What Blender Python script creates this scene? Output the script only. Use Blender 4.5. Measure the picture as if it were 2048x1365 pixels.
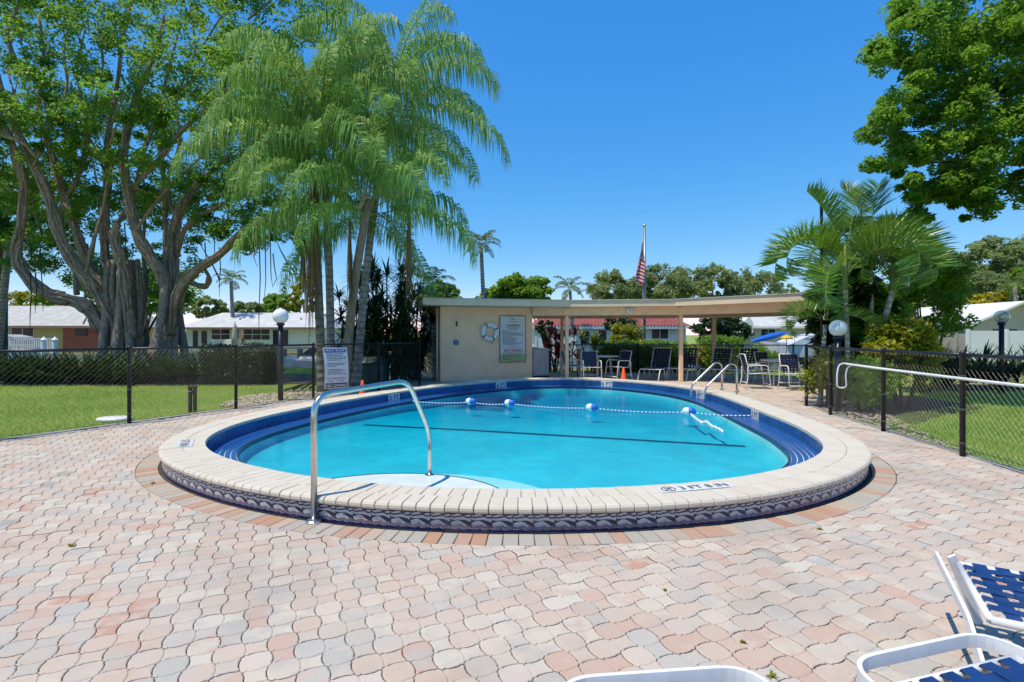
import bpy, math, random
import numpy as np
from mathutils import Vector, Matrix
for o in list(bpy.data.objects): bpy.data.objects.remove(o)
S = bpy.context.scene
C = S.collection
R = math.radians
# ---------------------------------------------------------------- camera, sky, sun, exposure
F, HZ, H = 1050.0, 670.0, 1.45          # focal length and horizon in photo pixels, eye height in metres
cd = bpy.data.cameras.new('camera'); cam = bpy.data.objects.new('camera', cd); C.objects.link(cam)
cam.location = (0, 0, H); cam.rotation_euler = (R(90), 0, 0)
cd.sensor_width = 36; cd.lens = F / 2048 * 36; cd.shift_y = (HZ - 682.5) / 2048
cd.clip_start = 0.05; cd.clip_end = 3000
S.camera = cam
SUN_EL, SUN_AZ = R(67), R(-122)         # sun high on the left, a little behind the camera; az from +Y clockwise
sun_from = Vector((math.sin(SUN_AZ) * math.cos(SUN_EL), math.cos(SUN_AZ) * math.cos(SUN_EL), math.sin(SUN_EL)))
W = bpy.data.worlds.new('World'); S.world = W; W.use_nodes = True
nt = W.node_tree; bg = nt.nodes['Background']
sky = nt.nodes.new('ShaderNodeTexSky'); sky.sky_type = 'NISHITA'; sky.sun_disc = False
sky.sun_elevation = SUN_EL; sky.sun_rotation = SUN_AZ; sky.altitude = 0; sky.air_density = 0.6; sky.dust_density = 0.0; sky.ozone_density = 10.0
sp_ = nt.nodes.new('ShaderNodeSeparateColor'); cb_ = nt.nodes.new('ShaderNodeCombineColor'); nt.links.new(sky.outputs[0], sp_.inputs[0])
for i_, (pw_, mu_) in enumerate(((1.5, 1.65), (0.72, 0.66), (0.3, 0.62))):      # the camera's own colour response to the clear sky, the same in every direction
    m0 = nt.nodes.new('ShaderNodeMath'); m0.operation = 'MULTIPLY'; m0.inputs[1].default_value = 0.15; m1 = nt.nodes.new('ShaderNodeMath'); m1.operation = 'POWER'; m1.inputs[1].default_value = pw_
    m2 = nt.nodes.new('ShaderNodeMath'); m2.operation = 'MULTIPLY'; m2.inputs[1].default_value = mu_ / 0.15
    nt.links.new(sp_.outputs[i_], m0.inputs[0]); nt.links.new(m0.outputs[0], m1.inputs[0]); nt.links.new(m1.outputs[0], m2.inputs[0]); nt.links.new(m2.outputs[0], cb_.inputs[i_])
nt.links.new(cb_.outputs[0], bg.inputs[0]); bg.inputs[1].default_value = 0.15
sl = bpy.data.lights.new('sun', 'SUN'); sl.energy = 2.6; sl.angle = R(0.53); sl.color = (1, 0.90, 0.73)
so = bpy.data.objects.new('sun', sl); C.objects.link(so); so.location = sun_from * 60
so.rotation_euler = (-sun_from).to_track_quat('-Z', 'Y').to_euler()
vs = S.view_settings; vs.view_transform = 'Standard'; vs.look = 'None'; vs.exposure = 0.82; vs.gamma = 1; vs.use_curve_mapping = False
S.render.engine = 'CYCLES'
S.cycles.max_bounces = 6; S.cycles.transparent_max_bounces = 16; S.cycles.diffuse_bounces = 3
S.cycles.use_denoising = True
S.cycles.caustics_reflective = False; S.cycles.caustics_refractive = False
rng = np.random.default_rng(7); rnd = random.Random(11)

# ---------------------------------------------------------------- helpers
def gp(px, py, z=0.0):
    d = F * (H - z) / (py - HZ); return Vector(((px - 1024) * d / F, d, z))
def at(px, py, d):
    return Vector(((px - 1024) * d / F, d, H + (HZ - py) * d / F))
def gx(px, d): return (px - 1024) * d / F
def gz(py, d): return H + (HZ - py) * d / F

class MB:
    """collects shapes and links them as ONE mesh object"""
    def __init__(s): s.v = []; s.f = []
    def add(s, vs, fs):
        n = len(s.v); s.v += [tuple(map(float, p)) for p in vs]; s.f += [tuple(i + n for i in f) for f in fs]; return s
    def box(s, c, size, rz=0.0, rx=0.0, ry=0.0):
        m = Matrix.Rotation(rz, 3, 'Z') @ Matrix.Rotation(ry, 3, 'Y') @ Matrix.Rotation(rx, 3, 'X'); c = Vector(c)
        vs = [c + m @ Vector((x * size[0] / 2, y * size[1] / 2, z * size[2] / 2)) for x in (-1, 1) for y in (-1, 1) for z in (-1, 1)]
        return s.add(vs, [(0, 1, 3, 2), (4, 6, 7, 5), (0, 4, 5, 1), (2, 3, 7, 6), (0, 2, 6, 4), (1, 5, 7, 3)])
    def bbox(s, x0, x1, y0, y1, z0, z1): return s.box(((x0 + x1) / 2, (y0 + y1) / 2, (z0 + z1) / 2), (x1 - x0, y1 - y0, z1 - z0))
    def rbox(s, c, size, b, rz=0.0):
        """box with chamfered edges"""
        hx, hy, hz = [k / 2 for k in size]; m = Matrix.Rotation(rz, 3, 'Z'); c = Vector(c); vs = []; idx = {}
        for sx in (-1, 1):
            for sy in (-1, 1):
                for sz in (-1, 1):
                    for a in range(3):
                        p = [sx * (hx - b), sy * (hy - b), sz * (hz - b)]; p[a] = (sx * hx, sy * hy, sz * hz)[a]
                        idx[sx, sy, sz, a] = len(vs); vs.append(c + m @ Vector(p))
        fs = []
        for a in range(3):
            u, w = (a + 1) % 3, (a + 2) % 3
            for sg in (-1, 1):
                q = []
                for su, sw in ((-1, -1), (1, -1), (1, 1), (-1, 1)):
                    k = [0, 0, 0]; k[a] = sg; k[u] = su; k[w] = sw; q.append(idx[k[0], k[1], k[2], a])
                fs.append(q if sg > 0 else q[::-1])
        for a in range(3):
            u, w = (a + 1) % 3, (a + 2) % 3
            for su in (-1, 1):
                for sw in (-1, 1):
                    k0 = [0, 0, 0]; k0[u] = su; k0[w] = sw; k1 = list(k0); k0[a] = -1; k1[a] = 1
                    fs.append((idx[(*k0, u)], idx[(*k1, u)], idx[(*k1, w)], idx[(*k0, w)]))
        for sx in (-1, 1):
            for sy in (-1, 1):
                for sz in (-1, 1): fs.append(tuple(idx[sx, sy, sz, a] for a in range(3)))
        return s.add(vs, fs)
    def tube(s, pts, r, n=8, cap=True, closed=False, flat=None):
        """flat=(w,h): elliptical or flat section; r may be a list"""
        pts = [Vector(p) for p in pts]; k = len(pts); rs = r if isinstance(r, (list, tuple, np.ndarray)) else [r] * k
        up = None; rings = []
        for i in range(k):
            if closed: t = pts[(i + 1) % k] - pts[i - 1]
            else: t = pts[min(i + 1, k - 1)] - pts[max(i - 1, 0)]
            t = t.normalized() if t.length > 1e-9 else Vector((0, 0, 1))
            if up is None:
                up = Vector((0, 0, 1)) if abs(t.z) < 0.9 else Vector((1, 0, 0))
            b = t.cross(up)
            b = b.normalized() if b.length > 1e-6 else t.orthogonal().normalized()
            up = b.cross(t)
            ring = []
            for j in range(n):
                a = 2 * math.pi * (j + (0.5 if n == 4 else 0)) / n
                fx, fy = (1, 1) if flat is None else flat
                ring.append(pts[i] + (b * math.cos(a) * fx + up * math.sin(a) * fy) * rs[i])
            rings.append(ring)
        vs = [p for q in rings for p in q]; fs = []
        m = k if closed else k - 1
        for i in range(m):
            i2 = (i + 1) % k
            for j in range(n): fs.append((i * n + j, i * n + (j + 1) % n, i2 * n + (j + 1) % n, i2 * n + j))
        if cap and not closed: fs += [tuple(range(n))[::-1], tuple((k - 1) * n + j for j in range(n))]
        return s.add(vs, fs)
    def lathe(s, prof, n=16, c=(0, 0, 0)):
        vs = []; fs = []; k = len(prof); c = Vector(c)
        for r, z in prof:
            for j in range(n):
                a = 2 * math.pi * j / n; vs.append(c + Vector((r * math.cos(a), r * math.sin(a), z)))
        for i in range(k - 1):
            for j in range(n): fs.append((i * n + j, i * n + (j + 1) % n, (i + 1) * n + (j + 1) % n, (i + 1) * n + j))
        fs += [tuple(range(n))[::-1], tuple((k - 1) * n + j for j in range(n))]
        return s.add(vs, fs)
    def prism(s, poly, z0, z1):
        n = len(poly); vs = [(x, y, z0) for x, y in poly] + [(x, y, z1) for x, y in poly]
        return s.add(vs, [tuple(range(n))[::-1], tuple(range(n, 2 * n))] + [(i, (i + 1) % n, n + (i + 1) % n, n + i) for i in range(n)])
    def slab(s, poly, axis, a0, a1):
        """prism of a polygon drawn in the x-z plane, extruded along y"""
        n = len(poly); vs = [(x, a0, z) for x, z in poly] + [(x, a1, z) for x, z in poly]
        return s.add(vs, [tuple(range(n)), tuple(range(n, 2 * n))[::-1]] + [(i, n + i, n + (i + 1) % n, (i + 1) % n) for i in range(n)])
    def mesh(s, name, mat, smooth=False, off=None):
        me = bpy.data.meshes.new(name)
        v = s.v if off is None else [(x - off[0], y - off[1], z - off[2]) for x, y, z in s.v]
        me.from_pydata(v, [], s.f); me.validate(); me.update()
        if mat: me.materials.append(mat)
        if smooth: me.polygons.foreach_set('use_smooth', [True] * len(me.polygons))
        return me
    def build(s, name, mat, parent=None, smooth=False, world=True):
        """world=True: the shapes are in world coordinates (parents are never rotated then)"""
        if parent is None:
            a = np.array(s.v); off = ((a[:, 0].min() + a[:, 0].max()) / 2, (a[:, 1].min() + a[:, 1].max()) / 2, a[:, 2].min())
            if not world: off = (0, 0, 0)
            o = bpy.data.objects.new(name, s.mesh(name, mat, smooth, off)); o.location = off
        else:
            off = wloc(parent) if world else None
            o = bpy.data.objects.new(name, s.mesh(name, mat, smooth, off)); o.parent = parent
        C.objects.link(o); return o

def wloc(o):
    p = Vector(o.location)
    while o.parent: o = o.parent; p = p + Vector(o.location)
    return p
def inst(name, me, parent=None, loc=(0, 0, 0), rz=0.0, sc=(1, 1, 1), rx=0.0, ry=0.0):
    o = bpy.data.objects.new(name, me); o.location = loc; o.rotation_euler = (rx, ry, rz); o.scale = sc
    if parent: o.parent = parent
    C.objects.link(o); return o
def tag(o, label, cat, group=None):
    o['label'] = label; o['category'] = cat
    if group: o['group'] = group
    return o
def thing(name, label, cat, loc=(0, 0, 0), rz=0.0, group=None):
    o = bpy.data.objects.new(name, None); o.empty_display_size = 0.1; C.objects.link(o); o.location = loc; o.rotation_euler = (0, 0, rz)
    return tag(o, label, cat, group)
def kind(o, k): o['kind'] = k; return o
def copy_tree(o, parent=None):
    c = o.copy(); C.objects.link(c); c.parent = parent
    for ch in [k for k in o.children]: copy_tree(ch, c)
    return c
def np_mesh(name, verts, nper, mat, attr=None, faces=None, smooth=False):
    """many equal faces: verts (n*nper,3); attr: per-vertex float"""
    me = bpy.data.meshes.new(name); nv = len(verts)
    me.vertices.add(nv); me.vertices.foreach_set('co', np.asarray(verts, dtype=np.float32).ravel())
    if faces is None: faces = np.arange(nv, dtype=np.int32).reshape(-1, nper)
    nf = len(faces)
    me.loops.add(nf * nper); me.loops.foreach_set('vertex_index', faces.astype(np.int32).ravel())
    me.polygons.add(nf); me.polygons.foreach_set('loop_start', np.arange(0, nf * nper, nper, dtype=np.int32))
    if attr is not None:
        a = me.attributes.new('rv', 'FLOAT', 'POINT'); a.data.foreach_set('value', np.asarray(attr, dtype=np.float32))
    me.update(calc_edges=True)
    if smooth: me.polygons.foreach_set('use_smooth', [True] * nf)
    if mat: me.materials.append(mat)
    return me

# ---------------------------------------------------------------- materials
class N:
    def __init__(s, name):
        s.m = bpy.data.materials.new(name); s.m.use_nodes = True; s.t = s.m.node_tree; s.t.nodes.clear()
        s.out = s.n('ShaderNodeOutputMaterial')
    def n(s, typ, **kw):
        o = s.t.nodes.new(typ)
        for k, v in kw.items(): setattr(o, k, v)
        return o
    def l(s, a, b): s.t.links.new(a, b)
    def set(s, sock, v):
        if hasattr(v, 'links') or isinstance(v, bpy.types.NodeSocket): s.l(v, sock)
        else: sock.default_value = v
    def math(s, op, a, b=0.0, c=None, clamp=False):
        o = s.n('ShaderNodeMath', operation=op, use_clamp=clamp); s.set(o.inputs[0], a); s.set(o.inputs[1], b)
        if c is not None: s.set(o.inputs[2], c)
        return o.outputs[0]
    def mix(s, f, a, b, blend='MIX'):
        o = s.n('ShaderNodeMix', data_type='RGBA', blend_type=blend); s.set(o.inputs[0], f); s.set(o.inputs[6], a); s.set(o.inputs[7], b); return o.outputs[2]
    def noise(s, vec, scale, detail=3.0, rough=0.55):
        o = s.n('ShaderNodeTexNoise'); o.inputs['Scale'].default_value = scale; o.inputs['Detail'].default_value = detail; o.inputs['Roughness'].default_value = rough
        if vec is not None: s.l(vec, o.inputs['Vector'])
        return o.outputs[0]
    def ramp(s, f, stops, interp='LINEAR'):
        o = s.n('ShaderNodeValToRGB'); o.color_ramp.interpolation = interp; e = o.color_ramp.elements
        while len(e) < len(stops): e.new(0.5)
        for i, (p, c) in enumerate(stops): e[i].position = p; e[i].color = c if len(c) == 4 else (*c, 1)
        s.l(f, o.inputs[0]); return o.outputs[0]
    def sm(s, f, a, b):
        o = s.n('ShaderNodeMapRange', interpolation_type='SMOOTHSTEP'); s.l(f, o.inputs[0]); o.inputs[1].default_value = a; o.inputs[2].default_value = b; return o.outputs[0]
    def pos(s): return s.n('ShaderNodeNewGeometry').outputs['Position']
    def obj(s): return s.n('ShaderNodeTexCoord').outputs['Object']
    def rand(s): return s.n('ShaderNodeObjectInfo').outputs['Random']
    def attr(s, name='rv'): return s.n('ShaderNodeAttribute', attribute_name=name).outputs['Fac']
    def bump(s, h, strength=0.3, dist=0.01):
        o = s.n('ShaderNodeBump'); o.inputs['Strength'].default_value = strength; o.inputs['Distance'].default_value = dist; s.l(h, o.inputs['Height']); return o.outputs[0]
    def pbsdf(s, col, rough=0.6, metal=0.0, spec=0.5, normal=None, **kw):
        o = s.n('ShaderNodeBsdfPrincipled'); s.set(o.inputs['Base Color'], col if not isinstance(col, tuple) or len(col) == 4 else (*col, 1))
        s.set(o.inputs['Roughness'], rough); o.inputs['Metallic'].default_value = metal; o.inputs['Specular IOR Level'].default_value = spec
        if normal is not None: s.l(normal, o.inputs['Normal'])
        for k, v in kw.items(): s.set(o.inputs[k], v)
        return o.outputs[0]
    def done(s, sh): s.l(sh, s.out.inputs[0]); return s.m

def mat(name, col, rough=0.6, var=0.12, scale=6.0, metal=0.0, spec=0.5, bump=0.0, bscale=60.0, local=False, rand=0.0, dirt=None):
    k = N(name); v = k.obj() if local else k.pos()
    c = (*col, 1); lo = tuple(x * (1 - var) for x in col) + (1,); hi = tuple(min(1, x * (1 + var)) for x in col) + (1,)
    f = k.noise(v, scale, 4.0)
    out = k.mix(k.sm(f, 0.3, 0.7), lo, hi)
    if rand: out = k.mix(k.math('MULTIPLY', k.rand(), rand), out, tuple(x * 0.45 for x in col) + (1,))
    if dirt: out = k.mix(k.math('MULTIPLY', k.sm(k.noise(v, dirt[0], 5.0, 0.65), 0.5, 0.75), dirt[1]), out, (*dirt[2], 1))
    nm = k.bump(k.noise(v, bscale, 3.0), bump, 0.004) if bump else None
    rr = k.math('ADD', k.math('MULTIPLY', k.math('SUBTRACT', k.noise(v, scale * 2.3, 3.0), 0.5), 0.25), rough, clamp=True) if rough > 0.15 else rough
    return k.done(k.pbsdf(out, rr, metal, spec, nm))

def leafmat(name, cols, trans=0.35, rough=0.45, spec=0.4, attr=True):
    """cols: dark, mid, light colours picked per leaf"""
    k = N(name); f = k.attr() if attr else k.rand()
    col = k.ramp(f, [(0.0, cols[0]), (0.55, cols[1]), (1.0, cols[2])])
    b = k.pbsdf(col, rough, 0.0, spec)
    t = k.n('ShaderNodeBsdfTranslucent'); k.l(k.mix(0.5, col, tuple(min(1, c * 2.0) for c in cols[2]) + (1,)), t.inputs[0])
    m = k.n('ShaderNodeMixShader'); m.inputs[0].default_value = trans; k.l(b, m.inputs[1]); k.l(t.outputs[0], m.inputs[2])
    return k.done(m.outputs[0])

M = {}
M['steel'] = mat('brushed_steel', (0.62, 0.62, 0.60), 0.24, 0.06, 20, metal=1.0)
M['white_paint'] = mat('white_paint', (0.78, 0.78, 0.77), 0.35, 0.04, 8)
M['white_frame'] = mat('white_powder_coat', (0.78, 0.78, 0.775), 0.38, 0.05, 12, local=True, dirt=(9.0, 0.35, (0.5, 0.47, 0.42)))
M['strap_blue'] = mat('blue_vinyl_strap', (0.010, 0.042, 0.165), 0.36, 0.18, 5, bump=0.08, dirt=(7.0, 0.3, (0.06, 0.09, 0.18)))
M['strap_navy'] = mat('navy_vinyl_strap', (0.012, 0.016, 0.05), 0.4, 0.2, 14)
M['black_vinyl'] = mat('black_vinyl_coating', (0.012, 0.013, 0.028), 0.32, 0.25, 30)
M['fence_wire'] = mat('black_coated_wire', (0.09, 0.09, 0.085), 0.4, 0.2, 30)
M['stucco'] = mat('beige_stucco', (0.92, 0.63, 0.41), 0.85, 0.06, 3, bump=0.25, bscale=120, dirt=(1.2, 0.25, (0.72, 0.5, 0.33)))
M['fascia'] = mat('cream_fascia_paint', (0.74, 0.57, 0.41), 0.6, 0.06, 2, dirt=(2.0, 0.3, (0.56, 0.51, 0.41)))
M['roofing'] = mat('roof_gravel', (0.55, 0.53, 0.48), 0.9, 0.15, 6, bump=0.3)
M['dark_door'] = mat('dark_louvre_door', (0.07, 0.065, 0.06), 0.6, 0.2, 4)
M['concrete'] = mat('concrete', (0.38, 0.36, 0.33), 0.9, 0.15, 2.5, bump=0.2, bscale=90, dirt=(1.5, 0.4, (0.25, 0.24, 0.21)))
M['mortar'] = mat('mortar', (0.50, 0.45, 0.37), 0.95, 0.15, 20, bump=0.3)
M['joint_sand'] = mat('joint_sand', (0.065, 0.052, 0.04), 0.95, 0.35, 9, bump=0.2)
M['globe'] = mat('white_acrylic_globe', (0.80, 0.80, 0.80), 0.18, 0.02, 5)
M['black_pole'] = mat('black_lamp_paint', (0.015, 0.015, 0.022), 0.35, 0.3, 8)
M['orange'] = mat('orange_plastic', (0.85, 0.11, 0.02), 0.4, 0.08, 12)
M['wood_grey'] = mat('weathered_wood', (0.25, 0.21, 0.16), 0.85, 0.25, 9, bump=0.3)
M['soil'] = mat('dark_mulch', (0.055, 0.042, 0.03), 0.95, 0.4, 14, bump=0.5)
M['glass'] = mat('dark_window_glass', (0.012, 0.02, 0.028), 0.2, 0.3, 1.5, spec=0.3)
M['black'] = mat('black_print', (0.02, 0.02, 0.022), 0.6, 0.1)
M['signwhite'] = mat('sign_white', (0.62, 0.64, 0.66), 0.4, 0.04, 6)
M['signblue'] = mat('sign_blue', (0.02, 0.03, 0.28), 0.4, 0.05)
M['signred'] = mat('sign_red', (0.55, 0.03, 0.02), 0.5, 0.05)
M['signgreen'] = mat('sign_pale_green', (0.36, 0.43, 0.22), 0.5, 0.05)
# ---------------------------------------------------------------- pool outline (inner coping edge, metres)
CP = [(-0.2, 4.27), (0.9, 4.32), (1.9, 4.58), (2.85, 5.15), (3.55, 5.98), (3.93, 7.2), (4.1, 8.6), (4.24, 10.0), (4.3, 11.5), (4.05, 12.8), (3.4, 13.95),
      (2.5, 14.72), (1.35, 14.98), (0.1, 14.6), (-1.1, 13.55), (-2.08, 12.3), (-2.9, 10.8), (-3.52, 9.2), (-3.86, 7.8), (-3.79, 6.65), (-3.32, 5.74), (-2.4, 4.97), (-1.3, 4.46)]
def dense(cp, n=60):
    out = []; k = len(cp)
    for i in range(k):
        p0, p1, p2, p3 = [np.array(cp[(i + j - 1) % k]) for j in range(4)]
        for t in np.arange(n) / n:
            out.append(0.5 * ((2 * p1) + (-p0 + p2) * t + (2 * p0 - 5 * p1 + 4 * p2 - p3) * t * t + (-p0 + 3 * p1 - 3 * p2 + p3) * t ** 3))
    return np.array(out)
PD = dense(CP)
for _ in range(60): PD = 0.5 * PD + 0.25 * (np.roll(PD, 1, 0) + np.roll(PD, -1, 0))
def resample(p, n):
    q = np.vstack([p, p[:1]]); s = np.r_[0, np.cumsum(np.linalg.norm(np.diff(q, axis=0), axis=1))]
    t = np.linspace(0, s[-1], n, endpoint=False); return np.c_[np.interp(t, s, q[:, 0]), np.interp(t, s, q[:, 1])], s[-1]
PD, PLEN = resample(PD, 1440)
def normals(p):
    t = np.roll(p, -1, 0) - np.roll(p, 1, 0); t /= np.linalg.norm(t, axis=1)[:, None]; return np.c_[t[:, 1], -t[:, 0]]
PN = normals(PD)
for _ in range(30): PN = 0.5 * PN + 0.25 * (np.roll(PN, 1, 0) + np.roll(PN, -1, 0)); PN /= np.linalg.norm(PN, axis=1)[:, None]
def ring(off, n):
    """n points evenly along the outline moved outward by off: positions, outward angles, length"""
    p, L = resample(PD + PN * off, n); m = normals(p); return p, np.arctan2(m[:, 1], m[:, 0]), L
def sdist(P):
    """signed distance of points to the outline (outside positive), nearest index"""
    out = np.empty(len(P)); ix = np.empty(len(P), dtype=int)
    for i in range(0, len(P), 2000):
        d = P[i:i + 2000, None, :] - PD[None, ::4, :]; q = (d ** 2).sum(2); k = q.argmin(1) * 4
        out[i:i + 2000] = np.sign(((P[i:i + 2000] - PD[k]) * PN[k]).sum(1)) * np.sqrt(q.min(1)); ix[i:i + 2000] = k
    return out, ix
def band(rings, closed=True):
    """rings: list of (points(n,2), z or array) bridged in order"""
    mb = MB(); n = len(rings[0][0]); vs = []; fs = []
    for p, z in rings:
        zz = np.broadcast_to(z, (n,)); vs += [(p[i, 0], p[i, 1], zz[i]) for i in range(n)]
    for r in range(len(rings) - 1):
        for i in range(n):
            j = (i + 1) % n; fs.append((r * n + i, r * n + j, (r + 1) * n + j, (r + 1) * n + i))
    return mb.add(vs, fs)
NR = 240
def rg(off): i = np.arange(NR) * (1440 // NR); return PD[i] + PN[i] * off
PC = np.array((0.3, 9.2))
def radial(poly):
    """for each outline sample the point where its ray from the pool centre leaves the polygon"""
    i = np.arange(NR) * (1440 // NR); dirs = PD[i] - PC; out = []
    P = np.array(poly); Q = np.roll(P, -1, 0)
    for d in dirs:
        best = None
        for a, b in zip(P, Q):
            e = b - a; det = d[0] * -e[1] + d[1] * e[0]
            if abs(det) < 1e-9: continue
            r = a - PC; t = (r[0] * -e[1] + r[1] * e[0]) / det; u = (d[0] * r[1] - d[1] * r[0]) / det
            if t > 0 and -1e-6 <= u <= 1 + 1e-6 and (best is None or t < best): best = t
        out.append(PC + d * best)
    return np.array(out)

# ---------------------------------------------------------------- ground, canal
DECK = [(-12.0, -2.0), (-6.27 - 0.1, 8.5), (-5.50, 10.29), (-4.66, 12.08), (-3.5, 13.55), (-2.7, 14.9), (-3.6, 20.4), (1.5, 20.6), (7.2, 19.6), (11.2, 15.9), (8.6, 12.0), (6.1, 10.75), (5.84, 9.5), (5.66, 7.89), (5.46, 6.27), (4.55, -2.0)]
k = N('lawn_turf'); v = k.pos()
a = k.noise(v, 0.35, 4.0); b = k.noise(v, 9.0, 5.0, 0.7); c = k.noise(v, 90.0, 3.0, 0.7)
col = k.mix(k.sm(a, 0.35, 0.65), (0.165, 0.30, 0.045, 1), (0.28, 0.37, 0.085, 1))
col = k.mix(k.sm(b, 0.35, 0.75), col, (0.35, 0.33, 0.09, 1)); col = k.mix(k.math('MULTIPLY', k.sm(c, 0.45, 0.7), 0.5), col, (0.09, 0.14, 0.022, 1))
M['lawn'] = k.done(k.pbsdf(col, 0.9, 0, 0.2, k.bump(c, 0.8, 0.03)))
big = [(-260, -80), (-260, 23.2), (-14, 23.2), (-4, 22.6), (8, 22.4), (14.5, 21.4), (28.9, 40.98), (260, 40.98), (260, -80)]
e0 = radial(DECK) ; e1 = radial(big)
g = band([(e0 * 0.98 + PC * 0.02, -0.02), (e0 * 0.7 + e1 * 0.3, -0.02), (e1, -0.02), (e1 * 1.0001, -1.6)])
kind(g.build('lawn', M['lawn'], None), 'structure')
kind(MB().add([(-1500, 41, -0.05), (1500, 41, -0.05), (1500, 2500, -0.05), (-1500, 2500, -0.05), (-1500, 41, -1.6), (1500, 41, -1.6)], [(0, 1, 2, 3), (4, 5, 1, 0)]).build('ground', M['lawn']), 'structure')
k = N('canal_water_surface'); v = k.pos()
h = k.noise(v, 1.3, 4.0, 0.6)
M['canal'] = k.done(k.pbsdf((0.035, 0.13, 0.14), 0.12, 0, 0.5, k.bump(h, 0.5, 0.12)))
kind(MB().add([(-300, 20, -0.65), (300, 20, -0.65), (300, 60, -0.65), (-300, 60, -0.65)], [(0, 1, 2, 3)]).build('canal_water', M['canal']), 'structure')

# ---------------------------------------------------------------- paver deck
OUT = 0.65
base = band([(rg(0.30), -0.012), (rg(OUT), -0.012), (e0, -0.012), (e0, -0.3)])
deck = kind(base.build('paver_deck', M['joint_sand']), 'structure')
def paver_mat(name, f_of):
    k = N(name); r = f_of(k); v = k.pos()
    pal = [(0.0, (0.53, 0.435, 0.355)), (0.14, (0.56, 0.485, 0.395)), (0.27, (0.53, 0.42, 0.335)), (0.43, (0.48, 0.415, 0.345)), (0.55, (0.52, 0.405, 0.32)), (0.68, (0.56, 0.505, 0.42)),
           (0.77, (0.47, 0.435, 0.385)), (0.85, (0.51, 0.36, 0.28)), (0.93, (0.43, 0.405, 0.36)), (0.977, (0.48, 0.28, 0.195)), (0.985, (0.34, 0.32, 0.285))]
    col = k.ramp(r, pal, 'CONSTANT')
    r2 = k.n('ShaderNodeMath', operation='FRACT'); k.l(k.math('MULTIPLY', r, 17.31), r2.inputs[0])
    col2 = k.ramp(r2.outputs[0], [(0.0, (0.54, 0.45, 0.38)), (0.4, (0.43, 0.41, 0.37)), (0.65, (0.53, 0.36, 0.28)), (1.0, (0.58, 0.51, 0.44))])
    col = k.mix(k.math('MULTIPLY', k.sm(k.noise(v, 7.0, 3.0), 0.42, 0.62), 0.75), col, col2)
    col = k.mix(k.math('MULTIPLY', k.sm(k.noise(v, 0.8, 4.0, 0.6), 0.48, 0.68), 0.5), col, (0.33, 0.285, 0.24, 1))     # old damp stains
    fine = k.noise(v, 190.0, 3.0, 0.8)
    col = k.mix(k.math('MULTIPLY', k.sm(fine, 0.52, 0.72), 0.35), col, (0.70, 0.64, 0.57, 1)); col = k.mix(k.math('MULTIPLY', k.sm(fine, 0.46, 0.28), 0.35), col, (0.26, 0.21, 0.18, 1))
    spots = k.sm(k.noise(v, 34.0, 4.0, 0.7), 0.66, 0.78)
    col = k.mix(k.math('MULTIPLY', spots, 0.6), col, (0.20, 0.17, 0.145, 1))
    bh = k.math('ADD', k.noise(v, 150.0, 4.0, 0.7), k.noise(v, 22.0, 3.0))
    return k.done(k.pbsdf(col, 0.88, 0, 0.3, k.bump(bh, 0.35, 0.006)))
M['paver'] = paver_mat('concrete_paver', lambda k: k.attr('rv'))
M['paver_one'] = paver_mat('concrete_paver_single', lambda k: k.rand())
A = 0.1125; TH = R(24.4); HS = 0.047; HO = A - HS
rr_ = np.array((math.cos(TH), math.sin(TH))); cc_ = np.array((math.sin(TH), -math.cos(TH)))
G1, G2 = 0.0026, 0.0007            # half joint between pavers, half dummy joint inside one
def oct_outline():
    pts = []
    for q in range(4):              # side facing +x first, then +y ...
        ca, sa = math.cos(q * math.pi / 2), math.sin(q * math.pi / 2)
        for y, bulge in ((-HS, 0.001), (-HS * 0.84, -0.0035), (-HS * 0.45, 0.003), (0, 0.0045), (HS * 0.45, 0.003), (HS * 0.84, -0.0035), (HS, 0.001)):
            x = HO + bulge; pts.append((x * ca - y * sa, x * sa + y * ca))
    return np.array(pts)
OO = oct_outline()
def sq_outline(cx, cy):
    pts = []
    for q in range(4):
        ca, sa = math.cos(q * math.pi / 2), math.sin(q * math.pi / 2)
        for y, b in ((-HS, 0.001), (-HS * 0.84, 0.0035), (-HS * 0.45, -0.003), (HS * 0.45, -0.003), (HS * 0.84, 0.0035)):
            x = HS + b; pts.append((cx + x * ca - y * sa, cy + x * sa + y * ca))
    return np.array(pts)
SQ = sq_outline(A, 0)
def inset(P, c, g):
    d = P - c; l = np.linalg.norm(d, axis=1)[:, None]; return c + d * (1 - g / l * 1.15)
def piece(P, c, gap, bev, zt, side=None):
    """top polygon, chamfer ring, optional side wall"""
    p0 = inset(P, c, gap); p1 = inset(P, c, gap + bev); n = len(P)
    vs = [(x, y, zt) for x, y in p1] + [(x, y, zt - bev * 0.75) for x, y in p0]; fs = [tuple(range(n))] + [(n + i, n + (i + 1) % n, (i + 1) % n, i) for i in range(n)]
    if side: 
        vs += [(x, y, side) for x, y in p0]; fs += [(2 * n + i, 2 * n + (i + 1) % n, n + (i + 1) % n, n + i) for i in range(n)]
    return vs, fs
def dummy(z): return [(HO - 0.006, -HS + 0.004, z), (A - HS + 0.012, -HS + 0.004, z), (A - HS + 0.012, HS - 0.004, z), (HO - 0.006, HS - 0.004, z)], [(0, 1, 2, 3)]
pm = MB(); pm.add(*piece(OO, np.zeros(2), G1, 0.004, 0.0, -0.03)); pm.add(*piece(SQ, np.array((A, 0.0)), G1, 0.004, -0.0004, -0.03)); pm.add(*dummy(-0.0042))
PAVER = pm.mesh('paver', M['paver_one'])
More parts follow.
